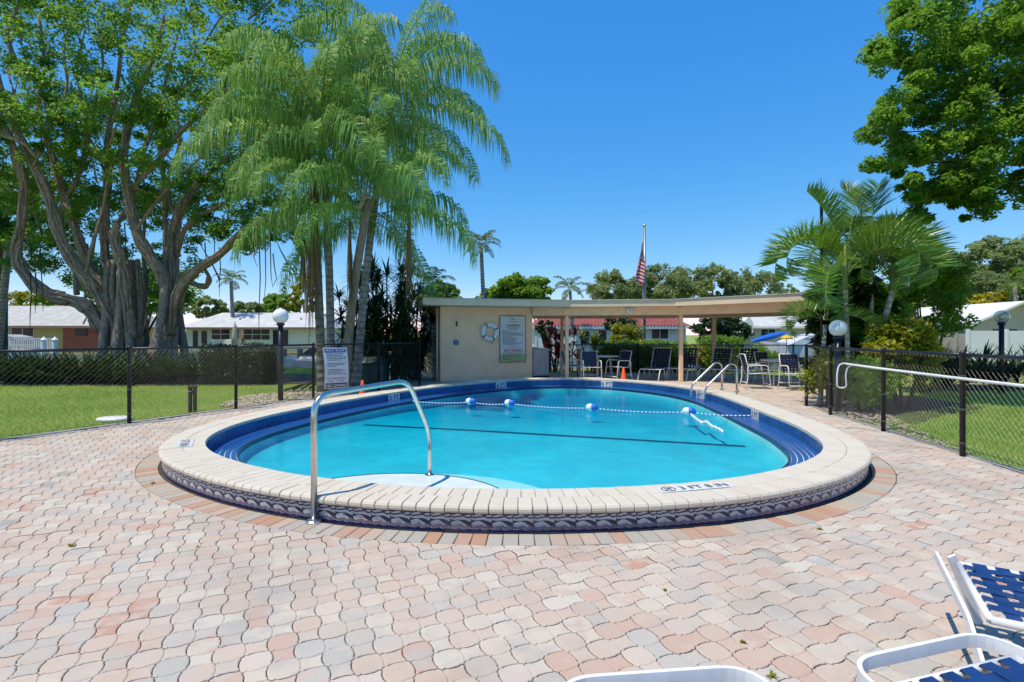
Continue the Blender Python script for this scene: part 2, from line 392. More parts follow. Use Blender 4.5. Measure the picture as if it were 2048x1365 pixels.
# lattice
half = 190; I, J = np.meshgrid(np.arange(-half, half), np.arange(-half, half)); I = I.ravel(); J = J.ravel()
m = (I + J) % 2 == 0; I, J = I[m], J[m]
orig = np.array(gp(897.8, 1316)[:2]); CEN = orig + A * (I[:, None] * rr_ + J[:, None] * cc_)
typ = ((I + J) // 2) % 2            # 0: square to the right, 1: square below
def inside(P, poly):
    poly = np.array(poly); r = np.zeros(len(P), bool); x, y = P[:, 0], P[:, 1]
    for a, b in zip(poly, np.roll(poly, -1, 0)):
        c = ((a[1] > y) != (b[1] > y)) & (x < (b[0] - a[0]) * (y - a[1]) / (b[1] - a[1] + 1e-12) + a[0]); r ^= c
    return r
vis = (np.abs(CEN[:, 0]) < CEN[:, 1] * 1.06 + 0.9) & (CEN[:, 1] > 0.9) & (CEN[:, 1] < 21)
m = inside(CEN, DECK) & vis; CEN, typ, I, J = CEN[m], typ[m], I[m], J[m]
sd, _ = sdist(CEN); m = sd > OUT - 0.16; CEN, typ, sd = CEN[m], typ[m], sd[m]
near = (sd > OUT + 0.30) & (CEN[:, 1] > 2.05) & (np.abs(CEN[:, 0]) < CEN[:, 1] * 0.99)
order = np.argsort(np.where(near, CEN[:, 1], 1e9))[:300]; single = np.zeros(len(CEN), bool); single[order] = True
for i in order:
    inst('paver', PAVER, deck, (CEN[i, 0] - deck.location.x, CEN[i, 1] - deck.location.y, rnd.uniform(-0.002, 0.0015) - deck.location.z), TH - typ[i] * math.pi / 2, rx=rnd.gauss(0, 0.006), ry=rnd.gauss(0, 0.006))
V = []; FA = []; AT = []; nb = 0
far_p = [np.array(q) for q in (0, 0)]
for i in np.where(~single)[0]:
    an = TH - typ[i] * math.pi / 2; rot = np.array(((math.cos(an), -math.sin(an)), (math.sin(an), math.cos(an))))
    z = rnd.uniform(-0.003, 0.001); rv = rnd.random(); tilt = (rnd.gauss(0, 0.006), rnd.gauss(0, 0.006))
    for P, c in ((OO, np.zeros(2)), (SQ, np.array((A, 0.0))), (None, None)):
        if P is not None and CEN[i, 1] > 7.0: P = P[[q for q in range(len(P)) if (len(P) == 28 and q % 7 in (0, 2, 4, 6)) or (len(P) == 20 and q % 5 in (0, 2, 3))]]
        vs, fs = piece(P, c, G1, 0.004, 0.0) if P is not None else dummy(-0.0042)
        a = np.array(vs); h = a[:, 0] * tilt[0] + a[:, 1] * tilt[1]; a[:, :2] = a[:, :2] @ rot.T + CEN[i]; a[:, 2] += z + h
        if sd[i] < OUT + 0.3:
            s2, kx = sdist(a[:, :2]); w = s2 < OUT
            if w.all(): continue
            a[w, :2] = PD[kx[w]] + PN[kx[w]] * (OUT + 0.001)
        V.append(a); FA += [tuple(q + nb for q in f) for f in fs]; AT += [rv] * len(a); nb += len(a)
V = np.vstack(V); me = bpy.data.meshes.new('paving'); me.from_pydata(V.tolist(), [], FA)
at_ = me.attributes.new('rv', 'FLOAT', 'POINT'); at_.data.foreach_set('value', np.array(AT, dtype=np.float32)); me.materials.append(M['paver'])
kind(inst('paving', me, deck, tuple(-deck.location)), 'stuff')
# border course of rectangular pavers set end-on round the pool
M['border'] = (lambda k: k.done(k.pbsdf(k.mix(k.math('MULTIPLY', k.sm(k.noise(k.pos(), 40.0, 4.0, 0.7), 0.45, 0.75), 0.45),
    k.ramp(k.rand(), [(0.0, (0.45, 0.29, 0.21)), (0.22, (0.42, 0.385, 0.33)), (0.42, (0.47, 0.37, 0.285)), (0.62, (0.39, 0.37, 0.32)), (0.78, (0.44, 0.26, 0.175)), (0.88, (0.43, 0.345, 0.275))], 'CONSTANT'), (0.27, 0.23, 0.2, 1)), 0.88, 0, 0.3,
    k.bump(k.noise(k.pos(), 150.0, 4.0, 0.7), 0.35, 0.006))))(N('border_paver_concrete'))
pB, aB, LB = ring(0.545, 1); nB = int(round(LB / 0.112)); pB, aB, LB = ring(0.545, nB)
BR = MB().rbox((0, 0, -0.02), (LB / nB - 0.006, 0.2, 0.045), 0.004).mesh('border_paver', M['border'])
for i in range(nB): inst('border_paver', BR, deck, (pB[i, 0] - deck.location.x, pB[i, 1] - deck.location.y, rnd.uniform(-0.0035, 0.0) - deck.location.z), aB[i] - math.pi / 2 + rnd.gauss(0, 0.008))
# concrete edging along the lawns
def edging(name, pts, w=0.09):
    m = MB()
    for a, b in zip(pts, pts[1:]):
        a, b = Vector(a).to_3d(), Vector(b).to_3d(); d = b - a; m.box((a + b) / 2 + Vector((0, 0, -0.012)), (d.length + 0.02, w, 0.05), math.atan2(d.y, d.x))
    return kind(m.build(name, M['concrete']), 'structure')
edging('edging_kerb', DECK[0:5]); edging('edging_kerb', DECK[11:16])

# ---------------------------------------------------------------- the pool
TOP = 0.2
pool = thing('swimming_pool', 'raised oval swimming pool with cream brick coping and blue tiled rim', 'swimming pool', (PC[0], PC[1], 0))
def pl(x, y, z=0): return (x - PC[0], y - PC[1], z)
band([(rg(0.40), -0.02), (rg(0.40), TOP - 0.014), (rg(0.008), TOP - 0.014), (rg(0.008), 0.02)]).build('mortar_bed', M['mortar'], pool)
# bullnose and inner coping bricks
M['coping'] = (lambda k: k.done(k.pbsdf(k.mix(k.math('MULTIPLY', k.sm(k.noise(k.pos(), 5.0, 5.0, 0.7), 0.6, 0.82), 0.5), k.mix(k.math('MULTIPLY', k.sm(k.noise(k.pos(), 60.0, 5.0, 0.75), 0.52, 0.75), 0.4),
    k.ramp(k.rand(), [(0.0, (0.58, 0.52, 0.425)), (0.5, (0.62, 0.565, 0.475)), (1.0, (0.585, 0.51, 0.41))]), (0.42, 0.36, 0.29, 1)), (0.30, 0.26, 0.21, 1)), 0.85, 0, 0.3, k.bump(k.noise(k.pos(), 180.0, 4.0, 0.7), 0.3, 0.004))))(N('coping_brick_concrete'))
def bullnose(w, y0, y1):
    r = 0.032; prof = [(y0, TOP - 0.05), (y0, TOP - 0.003), (y0 + 0.003, TOP)]
    for i in range(6):
        a = math.pi / 2 - i * math.pi / 5; prof.append((y1 - r + r * math.cos(a), TOP - r + r * math.sin(a)))
    prof.append((y0 + 0.05, TOP - 2 * r)); n = len(prof); e = 0.0035; vs = []
    for x, s_ in ((-w / 2, 0.985), (-w / 2 + e, 1), (w / 2 - e, 1), (w / 2, 0.985)):
        for y, z in prof: vs.append((x, y0 + (y - y0) * (1 if s_ == 1 else 0.988), TOP - 0.05 + (z - TOP + 0.05) * (1 if s_ == 1 else 0.94)))
    fs = [tuple(range(n))[::-1], tuple(range(3 * n, 4 * n))] + [(q * n + i, q * n + (i + 1) % n, (q + 1) * n + (i + 1) % n, (q + 1) * n + i) for q in range(3) for i in range(n)]
    return MB().add(vs, fs).mesh('bullnose_brick', M['coping'], False)
p1, a1, L1 = ring(0.33, 1); n1 = int(round(L1 / 0.106)); p1, a1, L1 = ring(0.33, n1)
bn = bullnose(L1 / n1 - 0.006, -0.11, 0.115)
MARK = {}
for i in range(n1): inst('bullnose_brick', bn, pool, pl(p1[i, 0], p1[i, 1], rnd.uniform(-0.002, 0.002)), a1[i] - math.pi / 2 + rnd.gauss(0, 0.006))
p2, a2, L2 = ring(0.105, 1); n2 = int(round(L2 / 0.112)); p2, a2, L2 = ring(0.105, n2)
ib = MB().rbox((0, 0, TOP - 0.03), (L2 / n2 - 0.005, 0.222, 0.06), 0.004).mesh('coping_brick', M['coping'])
for i in range(n2): inst('coping_brick', ib, pool, pl(p2[i, 0], p2[i, 1], rnd.uniform(-0.002, 0.001)), a2[i] - math.pi / 2 + rnd.gauss(0, 0.005))
# outer wall: glazed tiles with a wave design
k = N('wave_tile_glaze'); xyz = k.n('ShaderNodeSeparateXYZ'); k.l(k.obj(), xyz.inputs[0]); x, z = xyz.outputs[0], xyz.outputs[2]
vv_ = k.n('ShaderNodeVectorMath', operation='ADD'); k.l(k.obj(), vv_.inputs[0]); k.l(k.n('ShaderNodeObjectInfo').outputs['Location'], vv_.inputs[1]); wob = k.noise(vv_.outputs[0], 40.0, 2.0)
def wave(freq, ph, amp): return k.math('MULTIPLY', k.math('SINE', k.math('ADD', k.math('MULTIPLY', x, freq), ph)), amp)
zz = k.math('ADD', z, k.math('MULTIPLY', k.math('SUBTRACT', wob, 0.5), 0.008))
col = (0.44, 0.44, 0.46, 1)
def layer(c0, lo, hi, f, ph, am, f2=0, am2=0):
    w = k.math('ADD', wave(f, ph, am), wave(f2 or f * 2, ph * 2.1, am2)); u = k.math('SUBTRACT', zz, w)
    m_ = k.math('MULTIPLY', k.sm(u, lo - 0.0012, lo + 0.0012), k.math('SUBTRACT', 1.0, k.sm(u, hi - 0.0012, hi + 0.0012))); return m_
col = k.mix(layer(0, -1, 0.021, 82.7, 0.4, 0.004, 124, 0.002), col, (0.012, 0.012, 0.075, 1))
col = k.mix(layer(0, 0.021, 0.047, 82.7, 0.9, 0.005, 165, 0.002), col, (0.13, 0.115, 0.17, 1))
col = k.mix(layer(0, 0.052, 0.058, 82.7, 0.9, 0.005, 165, 0.002), col, (0.30, 0.29, 0.36, 1))
tap = k.math('ADD', k.math('MULTIPLY', x, 0.12), 0.075)
u = k.math('ABSOLUTE', k.math('SUBTRACT', k.math('SUBTRACT', zz, wave(41.3, 1.2, 0.007)), tap)); thick = k.math('ADD', 0.0095, wave(41.3, 3.6, 0.007))
col = k.mix(k.math('SUBTRACT', 1.0, k.sm(k.math('SUBTRACT', u, thick), -0.0012, 0.0012)), col, (0.016, 0.016, 0.05, 1))
col = k.mix(layer(0, 0.104, 0.116, 62.0, 2.0, 0.005, 124, 0.002), col, (0.02, 0.02, 0.06, 1))
col = k.mix(layer(0, 0.124, 0.20, 82.7, 0.2, 0.004, 41, 0.003), col, (0.03, 0.03, 0.08, 1))
col = k.mix(k.math('MULTIPLY', k.sm(k.noise(k.pos(), 3.5, 5.0, 0.7), 0.52, 0.75), 0.35), col, (0.30, 0.26, 0.21, 1))   # lime and splash dirt
M['wave_tile'] = k.done(k.pbsdf(col, 0.22, 0, 0.5, k.bump(k.noise(k.obj(), 30.0), 0.08, 0.01)))
p3, a3, L3 = ring(0.405, 1); n3 = int(round(L3 / 0.154)); p3, a3, L3 = ring(0.405, n3)
wt = MB().rbox((0, 0, 0.0675), (L3 / n3 - 0.004, 0.014, 0.137), 0.002).mesh('wave_tile', M['wave_tile'])
for i in range(n3): inst('wave_tile', wt, pool, pl(p3[i, 0], p3[i, 1]), a3[i] - math.pi / 2 + rnd.gauss(0, 0.004))
# inner rim: waterline tiles, then the tiled gutter ledge
def bluetile(name, cols, rough=0.18):
    k = N(name); c = k.ramp(k.rand(), [(0.0, cols[0]), (0.5, cols[1]), (1.0, cols[2])])
    c = k.mix(k.math('MULTIPLY', k.sm(k.noise(k.pos(), 18.0, 4.0, 0.65), 0.4, 0.7), 0.6), c, (*cols[3], 1)); return k.done(k.pbsdf(c, rough, 0, 0.5, k.bump(k.noise(k.pos(), 25.0), 0.1, 0.01)))
M['blue_tile'] = bluetile('blue_waterline_tile', ((0.010, 0.065, 0.22), (0.016, 0.10, 0.29), (0.010, 0.05, 0.19), (0.03, 0.17, 0.36)))
M['gutter_tile'] = bluetile('blue_gutter_tile', ((0.012, 0.08, 0.27), (0.015, 0.095, 0.31), (0.012, 0.075, 0.25), (0.02, 0.115, 0.35)), 0.25)
M['grout'] = mat('pale_grout', (0.55, 0.66, 0.78), 0.8, 0.1)
p4, a4, L4 = ring(-0.002, 1); n4 = int(round(L4 / 0.154)); p4, a4, L4 = ring(-0.002, n4)
bt = MB().rbox((0, 0, 0.085), (L4 / n4 - 0.004, 0.014, 0.15), 0.002).mesh('waterline_tile', M['blue_tile'])
for i in range(n4): inst('waterline_tile', bt, pool, pl(p4[i, 0], p4[i, 1]), a4[i] - math.pi / 2)
LEDGE = 0.35; WZ = -0.012
band([(rg(0.0), 0.012), (rg(-LEDGE + 0.02), -0.004)]).build('gutter_bed', M['grout'], pool)
nrow = 5
for q in range(nrow):
    o0 = -0.008 - q * (LEDGE - 0.03) / nrow; o1 = o0 - (LEDGE - 0.03) / nrow + 0.009; zf = lambda o: 0.019 + (o + 0.008) * 0.045
    band([(rg(o0), zf(o0) - 0.006), (rg(o0 - 0.002), zf(o0)), (rg(o1 + 0.002), zf(o1)), (rg(o1), zf(o1) - 0.006)]).build('gutter_strip', M['gutter_tile'], pool)
M['dark_tile'] = mat('dark_edge_tile', (0.012, 0.03, 0.09), 0.3, 0.2)
band([(rg(-LEDGE + 0.026), 0.003), (rg(-LEDGE + 0.024), 0.006), (rg(-LEDGE), 0.003), (rg(-LEDGE), -0.06)]).build('edge_tile_band', M['dark_tile'], pool)
# basin
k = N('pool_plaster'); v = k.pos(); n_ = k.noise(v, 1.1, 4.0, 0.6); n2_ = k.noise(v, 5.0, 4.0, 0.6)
M['plaster'] = k.done(k.pbsdf(k.mix(k.math('MULTIPLY', k.sm(n2_, 0.4, 0.7), 0.5), k.mix(k.sm(n_, 0.3, 0.7), (0.60, 0.69, 0.72, 1), (0.84, 0.87, 0.86, 1)), (0.56, 0.66, 0.69, 1)), 0.8))  # pale and dark mottling in the plaster colour imitates rippling sunlight on the floor
def fl(p): return -0.21 - 0.09 * np.clip((p[:, 1] - 9.0) / 4.0, 0, 1)
r1, r2, r3 = rg(-LEDGE), rg(-LEDGE - 0.03), rg(-LEDGE - 0.22)
mid = [PC + (r3 - PC) * f for f in (0.75, 0.5, 0.25, 0.0001)]
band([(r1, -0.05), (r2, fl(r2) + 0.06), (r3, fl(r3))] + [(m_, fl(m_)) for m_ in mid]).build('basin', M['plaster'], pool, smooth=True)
M['line_tile'] = mat('blue_line_tile', (0.03, 0.09, 0.16), 0.4, 0.2)
# tiled line across the floor where it starts to deepen
pa, pb = np.array((-2.75, 9.75)), np.array((3.6, 7.75)); t_ = np.linspace(0, 1, 40); ln = pa + (pb - pa) * t_[:, None]; ln[:, 1] += 0.0 * t_
zl = fl(ln) + 0.006; m_ = MB(); vs_ = []; fs_ = []
dn = (pb - pa) / np.linalg.norm(pb - pa); nn = np.array((-dn[1], dn[0])) * 0.05
for i in range(40): vs_ += [(*(ln[i] - nn), zl[i]), (*(ln[i] + nn), zl[i])]
fs_ = [(2 * i, 2 * i + 2, 2 * i + 3, 2 * i + 1) for i in range(39)]
m_.add(vs_, fs_).build('floor_line', M['line_tile'], pool)
# entry steps: two plaster crescents against the near wall
M['step'] = mat('white_step_plaster', (0.74, 0.75, 0.74), 0.7, 0.05, 4)
def crescent(cx, cy, rx, ry, z0, z1):
    P = [(cx + rx * math.cos(a), cy + ry * math.sin(a)) for a in np.linspace(0.0, math.pi, 40)] + [(cx - rx, 4.2), (cx + rx, 4.2)]
    return MB().prism(P, z0, z1)
crescent(-1.15, 4.55, 1.15, 1.02, -0.3, -0.022).build('step', M['step'], pool); crescent(-0.95, 4.5, 1.5, 1.3, -0.3, -0.085).build('step', M['step'], pool)
tr = [(-1.15 + 1.15 * math.cos(a), 4.55 + 1.02 * math.sin(a), -0.02) for a in np.linspace(0.02, math.pi - 0.02, 40)]
MB().tube(tr, 0.005, 5).build('step_edge', M['dark_tile'], pool)
# water: a closed body with absorbing volume
k = N('pool_water_body'); v = k.pos()
hh = k.math('ADD', k.math('MULTIPLY', k.noise(v, 2.2, 3.0, 0.5), 1.0), k.math('MULTIPLY', k.noise(v, 9.0, 3.0, 0.6), 0.25)); nm = k.bump(hh, 0.26, 0.06)
fr = k.n('ShaderNodeFresnel'); fr.inputs[0].default_value = 1.33; k.l(nm, fr.inputs['Normal'])
gl = k.n('ShaderNodeBsdfGlossy'); gl.inputs['Roughness'].default_value = 0.015; k.l(nm, gl.inputs['Normal'])
tp = k.n('ShaderNodeBsdfTransparent'); mx = k.n('ShaderNodeMixShader'); k.l(k.math('MULTIPLY', fr.outputs[0], 0.5), mx.inputs[0]); k.l(tp.outputs[0], mx.inputs[1]); k.l(gl.outputs[0], mx.inputs[2])
va = k.n('ShaderNodeVolumeAbsorption'); va.inputs[0].default_value = (0.0, 0.845, 0.92, 1); va.inputs[1].default_value = 3.3
k.l(va.outputs[0], k.out.inputs['Volume']); M['water'] = k.done(mx.outputs[0])
w0 = rg(-LEDGE + 0.012)
wm = MB(); wv = [(*p, WZ) for p in w0] + [(*p, -0.6) for p in w0]
wm.add(wv, [tuple(range(NR)), tuple(range(NR, 2 * NR))[::-1]] + [(i, NR + i, NR + (i + 1) % NR, (i + 1) % NR) for i in range(NR)])
kind(wm.build('pool_water', M['water']), 'structure')

# ---------------------------------------------------------------- lettering
def text_mesh(body, mat_, bold=0.0, extrude=0.0006):
    cu = bpy.data.curves.new('lettering', 'FONT'); cu.body = body; cu.extrude = extrude; cu.offset = bold; cu.resolution_u = 3
    o = bpy.data.objects.new('lettering', cu); C.objects.link(o); dg = bpy.context.evaluated_depsgraph_get()
    me = bpy.data.meshes.new_from_object(o.evaluated_get(dg)); bpy.data.objects.remove(o); bpy.data.curves.remove(cu)
    n = len(me.vertices); a = np.empty(n * 3, np.float32); me.vertices.foreach_get('co', a); a = a.reshape(-1, 3)
    lo, hi = a[:, :2].min(0), a[:, :2].max(0); a[:, :2] = (a[:, :2] - (lo + hi) / 2) / (hi - lo)
    me.vertices.foreach_set('co', a.ravel()); me.materials.clear(); me.materials.append(mat_); me.update(); me.name = 'lettering'
    return me
def text(body, w, h, mat_, parent, loc, rot=(0, 0, 0), bold=0.0):
    o = inst('lettering', text_mesh(body, mat_, bold), parent, loc); o.rotation_euler = rot; o.scale = (w, h, 1); return o
# depth markers
M['marker'] = mat('white_marker_tile', (0.70, 0.71, 0.70), 0.3, 0.04)
def coping_marker(px, py, body, w, symbol=False):
    P = gp(px, py, TOP); q = np.array([[P.x, P.y]]); s_, kx = sdist(q); kx = kx[0]; an = math.atan2(PN[kx, 1], PN[kx, 0])
    o = MB().rbox((0, 0, 0.004), (w + 0.05, 0.16, 0.006), 0.001).build('depth_marker', M['marker'], pool, world=False); o.location = pl(P.x, P.y, TOP - 0.0005); o.rotation_euler = (0, 0, an - math.pi / 2 + math.pi)
    return o, an
P = gp(1380, 972, TOP); s_, kx = sdist(np.array([[P.x, P.y]])); an = math.atan2(PN[kx[0], 1], PN[kx[0], 0])
mk = MB().rbox((0, 0, 0.003), (0.66, 0.125, 0.006), 0.001).build('depth_marker', M['marker'], pool, world=False); cpos = PD[kx[0]] + PN[kx[0]] * 0.15
mk.location = pl(cpos[0], cpos[1], TOP + 0.0015); mk.rotation_euler = (0, 0, an + math.pi / 2)
text('3 FT 8 IN', 0.44, 0.085, M['black'], mk, (0.075, 0, 0.0068), bold=0.012)
sy = MB(); sy.tube([(-0.245 + 0.058 * math.cos(a), 0.05 * math.sin(a), 0.0068) for a in np.linspace(0, 2 * math.pi, 24, endpoint=False)], 0.004, 4, closed=True)
sy.tube([(-0.285, -0.034, 0.0068), (-0.205, 0.034, 0.0068)], 0.0035, 4); sy.tube([(-0.275, 0.012, 0.0068), (-0.24, 0.006, 0.0068), (-0.225, -0.02, 0.0068)], 0.005, 4)
sy.build('no_diving_symbol', M['black'], mk, world=False)
P = gp(368, 889, TOP); s_, kx = sdist(np.array([[P.x, P.y]])); an = math.atan2(PN[kx[0], 1], PN[kx[0], 0]); cpos = PD[kx[0]] + PN[kx[0]] * 0.2
mk = MB().rbox((0, 0, 0.003), (0.46, 0.17, 0.006), 0.001).build('depth_marker', M['marker'], pool, world=False); mk.location = pl(cpos[0], cpos[1], TOP + 0.0015); mk.rotation_euler = (0, 0, an + math.pi / 2)
text('3 FT 8 IN', 0.40, 0.09, M['black'], mk, (0, 0, 0.0068), bold=0.012)
def wall_marker(px, off, body, w):
    """white tile on the inner waterline band, seen at photo column px on the far side"""
    best = None
    for i in range(0, 1440, 2):
        x, y = PD[i]
        if abs((x / y) * F + 1024 - px) < 1.5 and PN[i, 0] * x + PN[i, 1] * y > 0 and (best is None or y > PD[best, 1]): best = i
    if best is None: return
    i = best; an = math.atan2(PN[i, 1], PN[i, 0]); p = PD[i] - PN[i] * 0.0125
    o = MB().rbox((0, 0, 0.0), (w + 0.06, 0.004, 0.145), 0.001).build('depth_marker', M['marker'], pool, world=False); o.location = pl(p[0], p[1], 0.086); o.rotation_euler = (0, 0, an - math.pi / 2)
    text(body, w, 0.10, M['black'], o, (0, -0.0028, 0), (R(90), 0, 0), 0.015)
wall_marker(788, 0, '5 FT', 0.30); wall_marker(1001, 0, '6 FT', 0.30); wall_marker(1214, 0, '6 FT', 0.30); wall_marker(1512, 0, '5 FT', 0.3); wall_marker(1402, 0, '6 FT', 0.3)

# ---------------------------------------------------------------- handrail, ladder, rope
def bend(pts, r, n=7):
    """polyline with rounded corners"""
    pts = [Vector(p) for p in pts]; out = [pts[0]]
    for a, b, c in zip(pts, pts[1:], pts[2:]):
        u, w = (a - b), (c - b); q = min(r, u.length * 0.49, w.length * 0.49); p0, p2 = b + u.normalized() * q, b + w.normalized() * q
        for t in np.linspace(0, 1, n): out.append(p0 * (1 - t) ** 2 + b * 2 * t * (1 - t) + p2 * t * t)
    return out + [pts[-1]]
b0 = gp(628, 1045); e0_ = Vector((-0.865, 5.52, -0.03))
rail = thing('handrail', 'bent stainless steel handrail arching over the pool edge beside the entry steps', 'handrail', b0)
dirr = Vector((e0_.x - b0.x, e0_.y - b0.y, 0)).normalized()
top0 = b0 + Vector((0, 0, 0.98)); top1 = b0 + dirr * 1.22 + Vector((0, 0, 1.0)); low = e0_ + Vector((0, 0, 0.46)) - dirr * 0.0
MB().tube(bend([b0, top0, top1, low, e0_ - Vector((0, 0, 0.05))], 0.17), 0.0241, 14).build('rail_tube', M['steel'], rail, True)
MB().lathe([(0.062, 0), (0.062, 0.012), (0.05, 0.024), (0.0265, 0.03), (0.0265, 0.031)], 20, b0).build('base_flange', M['steel'], rail, False)
MB().lathe([(0.05, 0), (0.05, 0.01), (0.026, 0.018)], 16, e0_).build('base_flange', M['steel'], rail, False)
# ladder at the deep end, right
lad = thing('pool_ladder', 'pair of curved stainless ladder rails at the deep end on the right', 'ladder', gp(1452, 785, TOP))
for dx, dy in ((0, 0), (0.12, -0.52)):
    o_ = Vector((dx, dy, 0)); L0 = gp(1444, 779, TOP) + o_; inw = Vector((-0.93, -0.25, 0)).normalized()
    MB().tube(bend([L0 + Vector((0, 0, -0.06)), L0 + Vector((0, 0, 0.58)), L0 + inw * 0.16 + Vector((0, 0, 0.63)), L0 + inw * 0.80 + Vector((0, 0, 0.1)), L0 + inw * 0.82 + Vector((0, 0, -0.34))], 0.13), 0.0225, 10).build('ladder_rail', M['steel'], lad, True)
    MB().lathe([(0.055, 0), (0.055, 0.012), (0.025, 0.02)], 16, L0).build('base_flange', M['steel'], lad)
L0 = gp(1444, 779, TOP) + inw * 0.82
for z_ in (-0.02, -0.22): MB().rbox((L0.x + 0.06, L0.y - 0.26, z_), (0.08, 0.5, 0.03), 0.006, math.atan2(-0.52, 0.12) + math.pi / 2).build('tread', M['steel'], lad)
# lane rope with floats
M['rope'] = (lambda k: k.done(k.pbsdf(k.ramp(k.attr(), [(0, (0.75, 0.77, 0.78)), (0.55, (0.75, 0.77, 0.78)), (0.56, (0.03, 0.16, 0.45))], 'CONSTANT'), 0.7)))(N('braided_rope'))
M['float_blue'] = mat('blue_float_plastic', (0.02, 0.13, 0.55), 0.3, 0.08); M['float_white'] = mat('white_float_plastic', (0.8, 0.8, 0.8), 0.3, 0.04)
ra, rb = gp(826, 803, 0.03), gp(1518, 831, 0.06)
fp = [gp(942, 805, 0.04), gp(1020, 808, 0.04), gp(1184, 817, 0.04), gp(1378, 825, 0.04)]
rope = thing('lane_rope', 'twisted white and blue rope strung across the water with four floats', 'pool rope', (0, 10, 0))
pts = [ra] + fp + [rb]; path = []
for a, b in zip(pts, pts[1:]):
    for t in np.linspace(0, 1, 14, endpoint=False): q = a.lerp(b, t); q.z = a.z + (b.z - a.z) * t - 0.03 * math.sin(math.pi * t); path.append(q)
path.append(rb)
V = []; FA = []; AT = []; L_ = 0
def resamp3(p, step):
    out = [p[0]]; acc = 0
    for a, b in zip(p, p[1:]):
        l = (b - a).length; t = step - acc
        while t < l: out.append(a.lerp(b, t / l)); t += step
        acc = l - (t - step)
    return out
rp = resamp3(path, 0.035)
mb = MB()
for i, (a, b) in enumerate(zip(rp, rp[1:])):
    n0 = len(mb.v); mb.tube([a, b], 0.011, 6, cap=False); AT += [1.0 if i % 2 else 0.0] * (len(mb.v) - n0)
o = mb.build('rope', M['rope'], rope); a_ = o.data.attributes.new('rv', 'FLOAT', 'POINT'); a_.data.foreach_set('value', np.array(AT, np.float32))
tail = resamp3([fp[3] + Vector((0.03, 0, -0.03)), gp(1392, 838, 0.0), gp(1404, 846, 0.0), gp(1412, 843, 0.0), gp(1424, 853, 0), gp(1436, 857, 0), gp(1446, 864, 0)], 0.05)
MB().tube([p + Vector((0, 0, 0.012 * math.sin(i * 2.1))) for i, p in enumerate(tail)], 0.02, 6).build('rope_tail', M['float_white'], rope, True)
dirx = (rb - ra).normalized(); rzf = math.atan2(dirx.y, dirx.x)
for p in fp:
    for s_, mm in ((-1, 'float_white'), (1, 'float_blue')):
        prof = [(0.012, 0.0)] if s_ == -1 else [(0.012, 0.0)]
        prof = [(0.07, 0.0), (0.07, 0.04), (0.063, 0.075), (0.045, 0.1), (0.022, 0.115), (0.01, 0.118)]
        m_ = MB().lathe(prof, 18); o = m_.build('float_half', M[mm], rope, True, world=False); o.location = p - Vector(rope.location) + Vector((0, 0, 0.02)); o.rotation_euler = (0, R(90) * s_, rzf)
# ---------------------------------------------------------------- chain link fences
def chain_fence(label, posts, h, back=(0, 0), mesh_step=0.056):
    base = Vector((*posts[len(posts) // 2], 0)); t = thing('chain_link_fence', label, 'fence', base)
    P = [Vector((x, y, 0)) for x, y in posts]
    for p in P:
        MB().lathe([(0.03, -0.05), (0.03, h + 0.01), (0.034, h + 0.012), (0.034, h + 0.028), (0.018, h + 0.048), (0.006, h + 0.055)], 10, p).build('post', M['black_vinyl'], t, True)
        for zz in (0.15, 0.55, 0.95):
            if p.y < 11: MB().lathe([(0.0325, zz), (0.0325, zz + 0.02)], 10, p).build('tie_band', M['fence_wire'], t)
    for a, b in zip(P, P[1:]):
        d = b - a; L = d.length; u = d.normalized(); side = Vector((-u.y, u.x, 0)) * 0.034
        MB().tube([a + Vector((0, 0, h)), b + Vector((0, 0, h))], 0.021, 8).build('top_rail', M['black_vinyl'], t, True)
        m = MB(); z0, z1 = 0.03, h - 0.02; hh = z1 - z0; st = mesh_step * math.sqrt(2); k0 = -int(hh / st) - 1
        for k_ in range(k0, int(L / st) + 1):
            s = k_ * st                      # wire rising to the right and one falling
            lo, hi = max(0, s), min(L, s + hh)
            if hi - lo > 0.02:
                m.tube([a + side + u * lo + Vector((0, 0, z0 + lo - s)), a + side + u * hi + Vector((0, 0, z0 + hi - s))], 0.0011, 3, cap=False)
                m.tube([a + side * 1.12 + u * lo + Vector((0, 0, z1 - lo + s)), a + side * 1.12 + u * hi + Vector((0, 0, z1 - hi + s))], 0.0011, 3, cap=False)
        m.tube([a + side + Vector((0, 0, z0)), b + side + Vector((0, 0, z0))], 0.003, 4)
        m.build('wire_mesh', M['fence_wire'], t)
    return t
chain_fence('black chain link fence along the lawn on the left side of the pool', [(-8.0, 5.85), (-7.14, 7.2), (-6.27, 8.6), (-5.41, 10.29), (-4.57, 12.08), (-3.46, 13.6), (-2.62, 14.85)], 1.22)
chain_fence('black chain link fence on the right side holding the rescue pole', [(6.01, 10.72), (5.76, 9.5), (5.58, 7.89), (5.38, 6.27), (5.18, 4.65), (4.98, 3.05)], 1.21)
chain_fence('low black chain link fence behind the chairs under the pavilion roof', [(1.42, 20.3), (4.85, 20.2), (8.75, 19.9), (10.5, 19.6), (11.6, 18.6)], 1.06, mesh_step=0.055)

